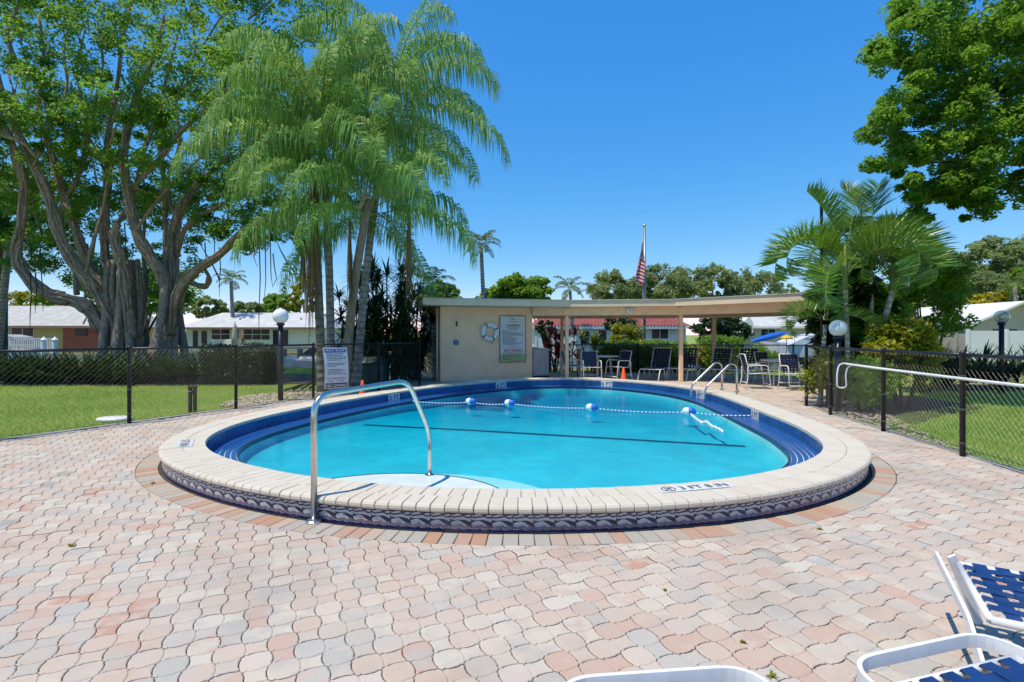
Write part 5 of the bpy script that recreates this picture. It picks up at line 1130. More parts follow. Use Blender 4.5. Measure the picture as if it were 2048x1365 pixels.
# ---------------------------------------------------------------- spiky and leafy plants
def sword_leaves(p, n, L, w, gg, el=(10, 80), droop=0.6, seg=3):
    """rosette of sword leaves; returns verts, faces, tones"""
    V = []; Fc = []; T = []; nv = 0; p = np.array(p)
    for i in range(n):
        a = gg.uniform(0, 6.283); e = math.radians(gg.uniform(*el)); l_ = L * gg.uniform(0.7, 1.15); q = p.copy(); sd_ = np.array((-math.sin(a), math.cos(a), 0)) * w * 0.5; tn = float(np.clip(gg.normal(0.5, 0.25), 0, 1)); pts = [q]
        for s in range(seg): ee = e - droop * (s / seg) * gg.uniform(0.6, 1.3); q = q + np.array((math.cos(a) * math.cos(ee), math.sin(a) * math.cos(ee), math.sin(ee))) * l_ / seg; pts.append(q)
        ws = [0.7, 1.0, 0.7, 0.05][:seg] + [0.05]
        for pt, ww in zip(pts, ws): V += [pt - sd_ * ww, pt + sd_ * ww]
        for s in range(seg): Fc.append((nv + 2 * s, nv + 2 * s + 1, nv + 2 * s + 3, nv + 2 * s + 2))
        T += [tn] * (2 * (seg + 1)); nv += 2 * (seg + 1)
    return V, Fc, T
def add_sword(store, p, n, L, w, gg, **kw):
    v, f, t = sword_leaves(p, n, L, w, gg, **kw); b = len(store[0]); store[0].extend([tuple(map(float, q)) for q in v]); store[1].extend([tuple(i + b for i in q) for q in f]); store[2].extend(t)
def sword_obj(store, name, mt, parent):
    off = wloc(parent); me = bpy.data.meshes.new(name); me.from_pydata([(x - off.x, y - off.y, z - off.z) for x, y, z in store[0]], [], store[1]); a = me.attributes.new('rv', 'FLOAT', 'POINT'); a.data.foreach_set('value', np.array(store[2], np.float32)); me.materials.append(mt); return inst(name, me, parent)
gs = np.random.default_rng(77)
def dracaena(label, p, heads, mt, L=0.55, w=0.045, n=34, group=None, name='dracaena_shrub', stem='stem', cat='shrub', el=(-25, 85)):
    t = thing(name, label, cat, p, 0, group); st = ([], [], []); sm = MB()
    for hx, hy, hz in heads:
        top = Vector(p) + Vector((hx, hy, hz)); b = Vector(p) + Vector((hx * 0.25, hy * 0.25, 0)); sm.tube([b, b.lerp(top, 0.5) + Vector((gs.normal(0, .06), 0, 0)), top], [0.03, 0.026, 0.018], 5); add_sword(st, top, n, L, w, gs, el=el, droop=0.7)
        for f_ in (0.75, 0.5): add_sword(st, b.lerp(top, f_), n // 2, L, w, gs, el=(-40, 50), droop=0.7)
    sm.build('stems', M[stem], t, True); sword_obj(st, 'leaves', mt, t); return t
hd = lambda n, sx, sy, z0, z1, gg=gs: [(gg.uniform(-sx, sx), gg.uniform(-sy, sy), gg.uniform(z0, z1)) for _ in range(n)]
dracaena('dark dracaena thicket right behind the leaning palm trunk', (gx(775, 15.6), 15.6, 0), hd(34, 0.85, 0.4, 0.8, 3.4), LEAF['dark'], 0.6, 0.05)
dracaena('dark dracaena thicket touching the left corner of the cabana', (gx(828, 17.0), 17.0, 0), hd(26, 0.6, 0.45, 0.6, 2.9), LEAF['dark'], 0.6, 0.05)
dracaena('dark dracaena thicket behind the palm trunks, left of the others', (gx(718, 16.2), 16.2, 0), hd(26, 0.75, 0.35, 0.8, 3.3), LEAF['dark'], 0.6, 0.05)
dracaena('low dark leafy shrub at the fence corner beside the cabana path', (gx(806, 15.6), 15.6, 0), hd(8, 0.5, 0.2, 0.5, 1.5), LEAF['dark'], 0.5)
for i, (px, d_, h_, lab) in enumerate(((1110, 20.9, 1.55, 'red leaved cordyline left of the left pavilion column'), (1143, 20.9, 1.75, 'red leaved cordyline right of the left pavilion column'), (1104, 20.7, 0.9, 'low red leaved cordyline next to the slatted locker'))):
    dracaena(lab, (gx(px, d_), d_, 0), hd(3, 0.25, 0.2, h_ * 0.75, h_), LEAF['red'], 0.48, 0.075, 22, 'red cordylines behind the cabana', 'cordyline', cat='plant', el=(5, 85))
dracaena('yellow green spiky plant behind the left patio table', (gx(1180, 20.9), 20.9, 0), hd(4, 0.35, 0.2, 0.9, 1.4), LEAF['yellow'], 0.6, 0.05, 34, cat='plant', name='spiky_plant', el=(0, 85))
# ferns and dark strap plants along the left lawn
def strap_bed(label, x0, x1, d0, d1, n, L, w, mt, name, cat='plants', hz=0.1, el=(25, 85)):
    c = ((x0 + x1) / 2, (d0 + d1) / 2, 0); t = thing(name, label, cat, c); st = ([], [], [])
    for _ in range(n): add_sword(st, (gs.uniform(x0, x1), gs.uniform(d0, d1), hz * gs.random()), int(gs.uniform(12, 22)), L, w, gs, el=el, droop=0.9)
    o = sword_obj(st, 'leaves', mt, t); return t
for i in range(9):
    px = 10 + i * 45; d_ = 15.8 + 0.15 * math.sin(i * 2); x_ = gx(px, d_)
    strap_bed(['dark strap leaved clump at the left end of the planting under the banyan', 'dark strap leaved clump, second from the left under the banyan', 'dark strap leaved clump, third from the left under the banyan', 'dark strap leaved clump, fourth from the left under the banyan', 'dark strap leaved clump in the middle of the row under the banyan',
               'dark strap leaved clump, fourth from the clipped hedge', 'dark strap leaved clump, third from the clipped hedge', 'dark strap leaved clump, second from the clipped hedge', 'dark strap leaved clump right against the clipped hedge'][i], x_ - 0.42, x_ + 0.42, d_ - 0.35, d_ + 0.45, 11, 1.05, 0.085, LEAF['dark'], 'strap_leaf_plant', 'plant')['group'] = 'strap leaved clumps under the banyan'
kind(MB().prism([(-19, 15.1), (-7.3, 15.1), (-6.5, 15.6), (-4.5, 15.3), (-3.3, 16.5), (-4.6, 18.5), (-9, 19.5), (-19, 19)], -0.05, 0.0).build('planting_bed', M['soil']), 'structure')
def hedge(label, x0, x1, d0, d1, h, mt, size=0.055, dens=900, seed=1, cat='hedge', name='hedge', z0=0.05, bulge=0.06):
    gg = np.random.default_rng(seed); t = thing(name, label, cat, ((x0 + x1) / 2, (d0 + d1) / 2, 0)); pts = []
    area = [((x1 - x0) * h, 0), ((x1 - x0) * (d1 - d0), 1), ((d1 - d0) * h, 2), ((d1 - d0) * h, 3)]
    for ar, sd_ in area:
        n = int(ar * dens); u, v = gg.random(n), gg.random(n); w_ = gg.normal(0, bulge, n)
        if sd_ == 0: p = np.c_[x0 + (x1 - x0) * u, d0 + w_, z0 + (h - z0) * v]
        elif sd_ == 1: p = np.c_[x0 + (x1 - x0) * u, d0 + (d1 - d0) * v, h + w_ * 0.8]
        elif sd_ == 2: p = np.c_[x0 + w_, d0 + (d1 - d0) * u, z0 + (h - z0) * v]
        else: p = np.c_[x1 + w_, d0 + (d1 - d0) * u, z0 + (h - z0) * v]
        pts.append(p)
    p = np.vstack(pts); p[:, 2] += 0.05 * np.sin(p[:, 0] * 5 + seed) * (p[:, 2] / h); v = leaves(p, size, gg, 0.6, 0.3) - np.array(t.location); tn = np.repeat(gg.normal(0.5, 0.22, len(p)).clip(0, 1), 4)
    inst('foliage', np_mesh('foliage', v, 4, mt, tn), t); MB().bbox(x0 + 0.12, x1 - 0.12, d0 + 0.12, d1 - 0.12, 0, h - 0.12).build('branch_core', M['stem'], t); return t
hedge('clipped dark green hedge at the end of the left lawn', gx(398, 15.3), gx(530, 15.3), 15.3, 16.4, 1.06, LEAF['dark'], 0.06, 1100, 3)
hedge('clipped hedge behind the row of chaises', gx(1205, 20.7), gx(1372, 20.7), 20.7, 21.5, 1.12, LEAF['bright'], 0.085, 700, 4)
hedge('tall square clipped bush behind the third chaise', gx(1420, 20.6), gx(1487, 20.6), 20.6, 21.7, 1.3, LEAF['bright'], 0.085, 700, 5, 'bush', 'clipped_bush')
def bush(label, c, r, mt, n, per, size, seed, name='shrub', cat='shrub', stems=5, **kw):
    gg = np.random.default_rng(seed); t = thing(name, label, cat, (c[0], c[1], 0)); cs = ellip(n, c, r, gg, rad=kw.pop('rad', (0.16, 0.3))); crown(t, cs, per, size, gg, mt, 'foliage', **kw); m = MB()
    for i in range(stems): a = gg.uniform(0, 6.28); m.tube([Vector((c[0] + 0.08 * math.cos(a), c[1] + 0.08 * math.sin(a), -0.02)), Vector((c[0] + 0.3 * r[0] * math.cos(a), c[1] + 0.3 * r[1] * math.sin(a), c[2] * 0.5)), Vector((c[0] + 0.55 * r[0] * math.cos(a), c[1] + 0.5 * r[1] * math.sin(a), c[2] + 0.2 * r[2]))], [0.035, 0.028, 0.012], 6)
    m.build('stems', M['stem'], t, True); return t
bush('round bright green shrub behind the right fence', (gx(1805, 10.3), 10.3, 0.95), (0.70, 0.55, 0.9), LEAF['yellow'], 60, 150, 0.09, 11)
bush('tall green leafy bush with dark stems behind the feather palms', (gx(1850, 13.2), 13.2, 2.25), (1.0, 0.9, 1.5), LEAF['bright'], 70, 140, 0.11, 12, stems=9, rad=(0.2, 0.4))
bush('dark leafy mass at the foot of the feather palms', (gx(1700, 11.6), 11.6, 1.5), (0.85, 0.5, 1.6), LEAF['dark'], 90, 140, 0.13, 13)
bush('leafy green shrub mass between the feather palm stems', (gx(1752, 11.5), 11.5, 1.35), (0.6, 0.45, 1.3), LEAF['bright'], 60, 130, 0.11, 18)
bush('bright green shrub at the foot of the leaning feather palm stem', (gx(1730, 9.9), 9.9, 0.5), (0.42, 0.35, 0.6), LEAF['bright'], 34, 120, 0.09, 19)
bush('low green shrub at the fence corner under the feather palms', (gx(1655, 10.6), 10.6, 0.55), (0.4, 0.35, 0.6), LEAF['yellow'], 22, 110, 0.09, 15)
bush('leafy green shrub behind the right patio table by the canal', (gx(1530, 20.9), 20.9, 0.6), (0.5, 0.4, 0.55), LEAF['bright'], 22, 110, 0.1, 20)
bush('leafy green shrub behind the gap between hedge and bush', (gx(1398, 21.2), 21.2, 0.55), (0.5, 0.4, 0.6), LEAF['yellow'], 22, 110, 0.1, 23)
bush('yellow green feathery shrub behind the clipped hedge', (gx(1250, 22.0), 22.0, 1.2), (0.75, 0.5, 0.75), LEAF['yellow'], 26, 130, 0.12, 16)
strap_bed('spiky dark hedge along the right lawn under the clear lamp', gx(1868, 14.3), gx(2230, 14.3), 14.2, 15.0, 95, 0.95, 0.07, LEAF['dark'], 'spiky_hedge', 'hedge', 0.45)
kind(MB().prism([(gx(1862, 14.0), 13.9), (16.6, 13.9), (17, 15.4), (gx(1862, 15), 15.4)], -0.05, -0.005).build('planting_bed', M['soil']), 'structure')
kind(MB().prism([(5.95, 9.3), (6.15, 10.6), (7.6, 12.2), (9.5, 12.6), (9.6, 10.6), (7.9, 9.6), (6.6, 8.6)], -0.05, -0.006).build('planting_bed', M['soil']), 'structure')

# ---------------------------------------------------------------- trees behind
def tree(label, px, d, ytop, wpx, mt, n, per, size, seed, ybot=620, group=None, trunk=True, rad=0.16, name='tree', flat=0.75, shell=0.35):
    gg = np.random.default_rng(seed); x = gx(px, d); z1, z0 = gz(ytop, d), gz(ybot, d); rx = wpx / 2 * d / F; rz_ = (z1 - z0) / 2; t = thing(name, label, 'tree', (x, d, 0), 0, group)
    cs = ellip(int(n * 1.8), (x, d, (z0 + z1) / 2), (rx, min(rx, 5), rz_), gg, shell, -0.8, (rad * rx * 0.8, rad * rx * 1.5)); crown(t, cs, per, size, gg, mt, flat=flat)
    m = MB(); m.tube([(x, d, -0.1), (x + 0.1, d, z0 * 0.6), (x, d, (z0 + z1) / 2)], [0.03 * d * 0.25, 0.022 * d * 0.25, 0.05], 7)
    for i in range(6): a = gg.uniform(0, 6.28); m.tube([(x, d, z0 * 0.7), (x + 0.4 * rx * math.cos(a), d + 0.3 * rx * math.sin(a), z0 + rz_ * 0.6), (x + 0.8 * rx * math.cos(a), d + 0.5 * rx * math.sin(a), z0 + rz_ * gg.uniform(0.7, 1.5))], [0.1, 0.07, 0.02], 5)
    m.build('trunk', M['stem'], t, True); return t
GT = 'round trees beyond the canal'
tree('broad grey green tree behind the roof, left of the flagpole', 1235, 58, 540, 110, LEAF['dull'], 60, 90, 0.32, 41, 622, GT, flat=0.9)
tree('broad grey green tree behind the roof, just right of the flagpole', 1330, 60, 532, 120, LEAF['dull'], 64, 90, 0.32, 42, 622, GT, flat=0.9)
tree('loose grey green tree behind the roof, third from the flagpole', 1425, 58, 527, 105, LEAF['dull'], 44, 80, 0.32, 43, 622, GT, flat=0.9)
tree('loose grey green tree behind the roof, nearest the feather palms', 1510, 58, 538, 110, LEAF['dull'], 44, 80, 0.30, 44, 622, GT, flat=0.9)
tree('low distant tree at the right end of the roof', 1575, 75, 570, 60, LEAF['dull'], 26, 60, 0.35, 45, 620)
tree('bright green bushy tree right above the cabana roof', 1045, 27, 550, 125, LEAF['bright'], 60, 130, 0.17, 46, 618)
tree('small bright green tree beside the coconut palm', 985, 32, 575, 60, LEAF['dull'], 26, 90, 0.18, 47, 618)
tree('yellow green tree above the left corner of the cabana', 880, 30, 560, 90, LEAF['bright'], 34, 110, 0.2, 48, 640)
tree('round dark green tree behind the white house roof, left', 415, 65, 595, 70, LEAF['dull'], 30, 90, 0.35, 49, 640)
tree('low green tree behind the white house roof by the slim palm', 500, 70, 605, 80, LEAF['dull'], 30, 80, 0.36, 50, 640)
tree('round green tree behind the white house near the hanging roots', 565, 62, 585, 70, LEAF['bright'], 30, 90, 0.33, 51, 640)
tree('yellow green tree seen between the lamp globe and the palm trunks', 610, 58, 545, 70, LEAF['yellow'], 30, 90, 0.3, 52, 640)
tree('small tree behind the grey roof at far left', 70, 60, 585, 120, LEAF['yellow'], 34, 90, 0.3, 53, 640)
tree('dark tree filling the gap behind the banyan trunks', 290, 40, 520, 190, LEAF['bright'], 60, 100, 0.28, 54, 660)
tree('leafy tree behind the banyan at the left edge', 5, 30, 330, 150, LEAF['banyan'], 60, 110, 0.24, 55, 520)
tree('large rounded pine like tree on the right behind the houses', 1995, 48, 475, 170, LEAF['dull'], 90, 110, 0.32, 56, 620, flat=0.6)
tree('green tree lower on the right beside the rounded tree', 1925, 46, 520, 120, LEAF['dull'], 60, 100, 0.3, 57, 640)
tree('green tree at the far right edge behind the beige gable', 2075, 40, 530, 110, LEAF['bright'], 50, 100, 0.28, 58, 650)
tree('golden yellow bush above the beige gable', 1955, 40, 590, 75, LEAF['gold'], 30, 110, 0.22, 59, 640, name='golden_bush')['category'] = 'bush'
tree('golden yellow bush beside the gable, upper of two', 2000, 41, 583, 55, LEAF['gold'], 24, 110, 0.22, 60, 625, name='golden_bush')['category'] = 'bush'
tree('low tree line beyond the canal behind the right house', 1660, 90, 590, 160, LEAF['dull'], 50, 80, 0.5, 61, 640)
tree('distant tree behind the right pavilion end', 1800, 80, 585, 150, LEAF['dull'], 50, 80, 0.45, 62, 640)
tree('dark leafy tree beside the red roofed house', 1440, 38, 630, 110, LEAF['dark'], 46, 110, 0.2, 63, 690)
tree('small tree in front of the red roofed house', 1238, 36, 632, 70, LEAF['dark'], 22, 70, 0.16, 64, 668)
tree('small leafy tree standing behind the slatted locker', 1092, 21.5, 640, 46, LEAF['dark'], 16, 60, 0.1, 65, 675)
# slim palms in the distance
CF = [frond_mesh('frond', 2.6, R(e_), R(dr), 0.65, 0.06, 34, LEAF['coco'], g, hang=0.4, vee=0.1, fwd=0.6, rw=0.03) for e_, dr in ((70, 90), (45, 100), (20, 90), (-15, 60))]
def slim(label, px, d, ytop, ybase, sc, seed, trunk=0.14, n=15):
    fr_ = [(CF[min(3, i * 4 // n)], i * 2.4 + seed, sc * rnd.uniform(0.85, 1.1), 0.1) for i in range(n)]; top = at(px, ytop, d); return palm(label, Vector((top.x + 0.3, d, 0)), top, trunk, trunk * 0.7, fr_, M['palm_bark'], 'coconut_palm')
slim('slim coconut palm right of the big palm clump', 962, 30, 492, 600, 0.52, 1)
slim('slim palm standing behind the white house roof', 462, 48, 562, 620, 0.58, 2, 0.2)
slim('small palm above the roof right of the bright bushy tree', 1140, 40, 580, 600, 0.6, 3, 0.15, 12)
slim('small palm at the left end of the grey green trees', 1185, 48, 585, 600, 0.5, 4, 0.15, 10)
slim('fan of palm fronds behind the left end of the cabana roof', 862, 24, 575, 610, 0.5, 5, 0.1, 12)
slim('small palm at the far right between golden bushes', 2030, 36, 575, 640, 0.6, 6, 0.15, 12)
slim('palm beside the white house roof near the lamp globe', 610, 50, 560, 640, 0.65, 7, 0.15, 12)
# grey trunk at the far left edge
tag(MB().tube([at(-10, 740, 24), at(4, 610, 24), at(12, 540, 24), at(16, 480, 24)], [0.2, 0.17, 0.15, 0.1], 9).build('bare_trunk', M['palm_bark'], None, True), 'bare grey trunk leaning at the left edge of the view', 'tree trunk')

# ---------------------------------------------------------------- grass, stones, weeds
def blades(poly, n, h, w, gg, mt, name):
    P = np.array(poly); lo, hi = P.min(0), P.max(0); pts = []
    while sum(map(len, pts)) < n: q = lo + (hi - lo) * gg.random((n * 2, 2)); q = q[inside(q, poly)]; keep = gg.random(len(q)) < np.clip(12.0 / np.maximum(q[:, 1], 5), 0.25, 1) ** 1.5; pts.append(q[keep])
    q = np.vstack(pts)[:n]; a = gg.uniform(0, 6.283, n); hh = h * gg.uniform(0.5, 1.3, n); ln_ = gg.normal(0, 0.5, (n, 2)) * hh[:, None]; o_ = np.c_[np.cos(a), np.sin(a)] * w * 0.5
    A_ = np.c_[q - o_, np.full(n, -0.022)]; B_ = np.c_[q + o_, np.full(n, -0.022)]; C_ = np.c_[q + ln_, -0.02 + hh]; patch = 0.5 + 0.35 * np.sin(q[:, 0] * 1.3 + 1.7 * np.sin(q[:, 1] * 0.9)) * np.sin(q[:, 1] * 1.1)
    kind(inst(name, np_mesh(name, np.stack([A_, B_, C_], 1).reshape(-1, 3), 3, mt, np.repeat((patch + gg.normal(0, 0.22, n)).clip(0, 1), 3))), 'stuff')
M['blade'] = leafmat('grass_blade', ((0.12, 0.29, 0.03), (0.25, 0.42, 0.065), (0.44, 0.53, 0.15)), 0.45, 0.6, 0.2)
gg_ = np.random.default_rng(91)
blades([(-8.9, 4.6), (-6.42, 8.6), (-5.56, 10.32), (-4.75, 12.1), (-3.6, 13.6), (-4.6, 15.2), (-7.2, 15.1), (-20, 15.1), (-20, 7)], 90000, 0.055, 0.011, gg_, M['blade'], 'lawn_grass')
blades([(4.7, 1.0), (5.5, 6.27), (5.7, 7.89), (5.9, 9.2), (6.3, 8.9), (7.0, 9.5), (8.2, 10.2), (9.5, 11.0), (9.6, 13), (15, 13.8), (16, 8), (12, 4)], 80000, 0.055, 0.011, gg_, M['blade'], 'lawn_grass')
blades([(-12, 19.6), (-3.6, 19.6), (-3.6, 22.4), (-12, 22.8)], 12000, 0.08, 0.02, gg_, M['blade'], 'lawn_grass')
def stones(poly, n, s0, s1, gg, mt, name):
    P = np.array(poly); lo, hi = P.min(0), P.max(0); m = MB(); c = 0
    while c < n:
        q = lo + (hi - lo) * gg.random(2)
        if not inside(q[None], poly)[0]: continue
        s = gg.uniform(s0, s1); a = gg.uniform(0, 6.28); ca, sa = math.cos(a), math.sin(a); vs_ = []
        for rr, zz in ((0.7, -0.1), (1.0, 0.2), (0.62, 0.62)):
            for k_ in range(6): t = k_ * 1.0472 + zz; x, y = rr * s * math.cos(t) * 1.25, rr * s * math.sin(t) * gg.uniform(0.75, 1.0); vs_.append((q[0] + x * ca - y * sa, q[1] + x * sa + y * ca, zz * s * 0.8 + 0.0))
        m.add(vs_, [(k_, (k_ + 1) % 6, 6 + (k_ + 1) % 6, 6 + k_) for k_ in range(6)] + [(6 + k_, 6 + (k_ + 1) % 6, 12 + (k_ + 1) % 6, 12 + k_) for k_ in range(6)] + [tuple(range(12, 18))]); c += 1
    kind(m.build(name, mt, None, True), 'stuff')
M['stone'] = mat('river_stone', (0.42, 0.34, 0.26), 0.8, 0.35, 30)
stones([(-6.0, 10.7), (-5.5, 10.5), (-4.75, 12.1), (-3.6, 13.7), (-4.3, 14.6), (-5.4, 13.9), (-6.3, 12.4)], 1500, 0.02, 0.05, gg_, M['stone'], 'river_stones')
stones([(5.62, 6.6), (5.75, 8.0), (5.9, 9.6), (6.2, 10.6), (7.2, 10.4), (6.4, 8.4), (5.8, 7.0)], 700, 0.01, 0.03, gg_, M['stone'], 'gravel')
def weed(label, p, s):
    t = thing('weed', label, 'weed', p); st = ([], [], []); add_sword(st, p, 26, s, s * 0.3, gs, el=(5, 80)); sword_obj(st, 'leaves', LEAF['yellow'], t)
for lab, px, py, s in (('green weed in the joint at the left end of the border course', 306, 969, 0.035), ('small weed between the pavers at mid left', 142, 1094, 0.03), ('tiny weed between the pavers left of the handrail', 396, 1096, 0.02), ('green weed between pavers right of the pool front', 1640, 1060, 0.03),
        ('weed tuft between pavers above the bottom lounge bar', 1487, 1288, 0.022), ('weed tuft in the joint near the bottom lounge bar', 1545, 1355, 0.03), ('tiny weed between the pavers in front of the pool', 1330, 1182, 0.018)): weed(lab, gp(px, py, -0.004), s)
# fallen dry fronds and a bare branch on the mulch behind the fence
br = MB()
for i in range(5): p = Vector((gx(575 + i * 12, 13.4), 13.2 + 0.15 * i, 0.05)); br.tube([p, p + Vector((0.35, 0.1, 0.12 + 0.05 * i)), p + Vector((0.8, 0.1, 0.2 + 0.09 * i))], [0.03, 0.022, 0.01], 6)
tag(br.build('fallen_branch', M['stem'], None, True), 'bare fallen branch lying on the mulch left of the rules sign', 'branch')
# ---------------------------------------------------------------- houses beyond the canal
M['h_white'] = mat('white_house_stucco', (0.68, 0.68, 0.67), 0.8, 0.05, 1.5); M['h_grey'] = mat('grey_house_stucco', (0.46, 0.45, 0.43), 0.8, 0.06, 1.5); M['h_yellow'] = mat('yellow_house_stucco', (0.52, 0.36, 0.14), 0.8, 0.06, 1.5); M['h_red'] = mat('red_house_stucco', (0.34, 0.085, 0.06), 0.8, 0.1, 1.5)
M['h_beige'] = mat('beige_house_stucco', (0.48, 0.42, 0.34), 0.8, 0.06, 1.5); M['r_white'] = mat('white_tile_roof', (0.52, 0.53, 0.53), 0.75, 0.1, 2.0, dirt=(0.7, 0.4, (0.34, 0.34, 0.33))); M['r_grey'] = mat('grey_tile_roof', (0.44, 0.43, 0.40), 0.8, 0.12, 2.0, dirt=(0.8, 0.5, (0.3, 0.29, 0.27)))
M['r_red'] = mat('red_barrel_tile', (0.30, 0.085, 0.075), 0.6, 0.22, 3.0); M['trim'] = mat('white_trim', (0.74, 0.74, 0.73), 0.5, 0.03); M['browntrim'] = mat('brown_fascia', (0.22, 0.14, 0.10), 0.6, 0.1)
def house(label, d, x0p, x1p, eave, ridge, wallm, roofm, wins=(), depth=9.0, over=0.5, fasc='trim', name='house', parts=()):
    """long side to the camera: x0p,x1p wall ends in photo px; eave, ridge rows; wins: (x0,x1,y0,y1,panes)"""
    x0, x1 = gx(x0p, d), gx(x1p, d); ze, zr = gz(eave, d), gz(ridge, d + 3.0); t = thing(name, label, 'house', ((x0 + x1) / 2, d, 0)); s_ = 2.0
    MB().bbox(x0, x1, d, d + depth, -0.1, ze).build('wall', wallm, t)
    y0, y1, ym = d - over, d + depth + over, d + min(3.0, depth / 2); xa, xb = x0 - over, x1 + over
    roof = MB().add([(xa, y0, ze), (xb, y0, ze), (xb - s_, ym, zr), (xa + s_, ym, zr), (xa, y1, ze), (xb, y1, ze), (xb - s_, y1 - 3, zr), (xa + s_, y1 - 3, zr)], [(0, 1, 2, 3), (3, 2, 6, 7), (7, 6, 5, 4), (0, 3, 7, 4), (1, 5, 6, 2), (0, 4, 5, 1)]).build('roof', roofm, t)
    MB().box(((xa + xb) / 2, y0 - 0.012, ze - 0.06), (xb - xa, 0.03, 0.2)).build('fascia_board', M[fasc], roof)
    for a, b, c, e, n in wins:
        wx0, wx1, wz1, wz0 = gx(a, d), gx(b, d), gz(c, d), gz(e, d); w = MB().bbox(wx0, wx1, d - 0.05, d - 0.005, wz0, wz1).build('window', M['trim'], t); nx, nz = n; fw = 0.05; pw, ph = (wx1 - wx0 - fw * (nx + 1)) / nx, (wz1 - wz0 - fw * (nz + 1)) / nz
        for i in range(nx):
            for j in range(nz): MB().bbox(wx0 + fw + i * (pw + fw), wx0 + fw + i * (pw + fw) + pw, d - 0.056, d - 0.052, wz0 + fw + j * (ph + fw), wz0 + fw + j * (ph + fw) + ph).build('pane', M['glass'], w)
    return t, roof
h1, r1_ = house('long white house with pale roof across the canal, left of the lamp', 46, 372, 640, 656, 626, M['h_white'], M['r_white'], [(385, 398, 660, 698, (1, 1)), (402, 416, 661, 698, (1, 1)), (423, 461, 658, 680, (2, 2)), (472, 480, 658, 680, (1, 2)), (487, 541, 658, 681, (3, 2)), (545, 578, 659, 692, (2, 1))], fasc='browntrim')
for px in (480, 602): MB().tube([at(px, 643, 47.3), at(px, 636, 47.3)], 0.06, 6).build('vent_pipe', M['browntrim'], r1_)
h2, _ = house('yellow and red house with grey roof at the far left behind the banyan', 44, -160, 195, 653, 612, M['h_yellow'], M['r_grey'], [(-60, 19, 655, 690, (3, 1)), (23, 69, 655, 690, (2, 1))], fasc='browntrim')
MB().bbox(gx(127, 44), gx(196, 44), 43.93, 43.99, 0, gz(656, 44)).build('red_wall_panel', M['h_red'], h2); MB().bbox(gx(153, 44), gx(176, 44), 43.86, 43.92, gz(672, 44), gz(657, 44)).build('window', M['glass'], h2)
h3, r3_ = house('white house with red barrel tile roof seen under the pavilion roof', 42, 1068, 1372, 654, 622, M['h_white'], M['r_red'], [(1084, 1096, 662, 680, (1, 1)), (1160, 1180, 662, 690, (1, 1)), (1196, 1214, 660, 690, (1, 1)), (1256, 1272, 661, 690, (1, 1)), (1302, 1337, 658, 679, (2, 1))])
tm_ = MB()
for i in range(46):                            # barrel tile courses
    x = gx(1070, 42) + i * (gx(1370, 42) - gx(1070, 42)) / 46; ze = gz(654, 42); tm_.tube([(x, 41.45, ze + 0.03), (x, 45.0, gz(622, 45) + 0.03)], 0.09, 6, cap=False)
tm_.build('tile_courses', M['r_red'], r3_, True)['kind'] = 'stuff'
h4, _ = house('white roofed house across the canal behind the yacht', 50, 1498, 1640, 654, 618, M['h_grey'], M['r_white'], [(1521, 1551, 658, 676, (2, 1)), (1505, 1510, 658, 674, (1, 1))])
gm_ = MB().slab([(gx(1476, 49), gz(670, 49)), (gx(1476, 49), gz(654, 49)), (gx(1494, 49), gz(632, 49)), (gx(1502, 49), gz(648, 49)), (gx(1502, 49), gz(670, 49))], 'y', 48.5, 52); gm_.build('gable_wing', M['h_white'], h4)
h5, _ = house('small white hip roofed house at right behind the tall bush', 36, 1880, 1932, 652, 632, M['h_white'], M['r_white'], [(1912, 1925, 655, 668, (1, 1))], depth=5)
h5b, _ = house('low white roofed house beside the hip roofed one on the right', 39, 1875, 1950, 644, 625, M['h_grey'], M['r_white'], [(1930, 1948, 650, 658, (1, 1))], depth=5)
h6 = thing('house', 'beige gabled house at the right edge behind the lamp', 'house', (gx(2020, 34), 34, 0)); D6 = 34
MB().slab([(gx(1943, D6), -0.1), (gx(1943, D6), gz(646, D6)), (gx(2035, D6), gz(607, D6)), (gx(2140, D6), gz(640, D6)), (gx(2140, D6), -0.1)], 'y', D6, D6 + 8).build('wall', M['h_beige'], h6)
for a, b in (((1930, 648), (2036, 603)), ((2036, 603), (2150, 640))):
    p, q = at(*a, D6), at(*b, D6); MB().add([(p.x, D6 - 0.5, p.z), (q.x, D6 - 0.5, q.z), (q.x, D6 + 8, q.z), (p.x, D6 + 8, p.z), (p.x, D6 - 0.5, p.z - 0.14), (q.x, D6 - 0.5, q.z - 0.14), (q.x, D6 + 8, q.z - 0.14), (p.x, D6 + 8, p.z - 0.14)], [(0, 1, 2, 3), (4, 7, 6, 5), (0, 4, 5, 1), (2, 6, 7, 3), (1, 5, 6, 2), (0, 3, 7, 4)]).build('roof', M['trim'], h6)
for a, b in ((1985, 2003), (2018, 2034)): MB().bbox(gx(a, D6), gx(b, D6), D6 - 0.03, D6 - 0.005, gz(667, D6), gz(659, D6)).build('window', M['glass'], h6)
def vinyl_fence(label, d, a, b, y0, y1, mt=None):
    t = thing('vinyl_fence', label, 'fence', (gx((a + b) / 2, d), d, 0)); x0, x1 = gx(a, d), gx(b, d); n = max(2, int((x1 - x0) / 1.8)); m = mt or M['trim']
    for i in range(n + 1): x = x0 + (x1 - x0) * i / n; MB().box((x, d - 0.02, (gz(y1, d)) / 2 + 0.03), (0.13, 0.13, gz(y1, d) + 0.12)).build('post', m, t)
    for i in range(n): MB().bbox(x0 + (x1 - x0) * i / n + 0.07, x0 + (x1 - x0) * (i + 1) / n - 0.07, d - 0.03, d + 0.03, -0.1, gz(y1, d)).build('panel', m, t)
vinyl_fence('white privacy fence in front of the right houses behind the spiky hedge', 28, 1935, 2090, 690, 662)
vinyl_fence('white privacy fence behind the red cordylines', 34, 1072, 1150, 700, 676)
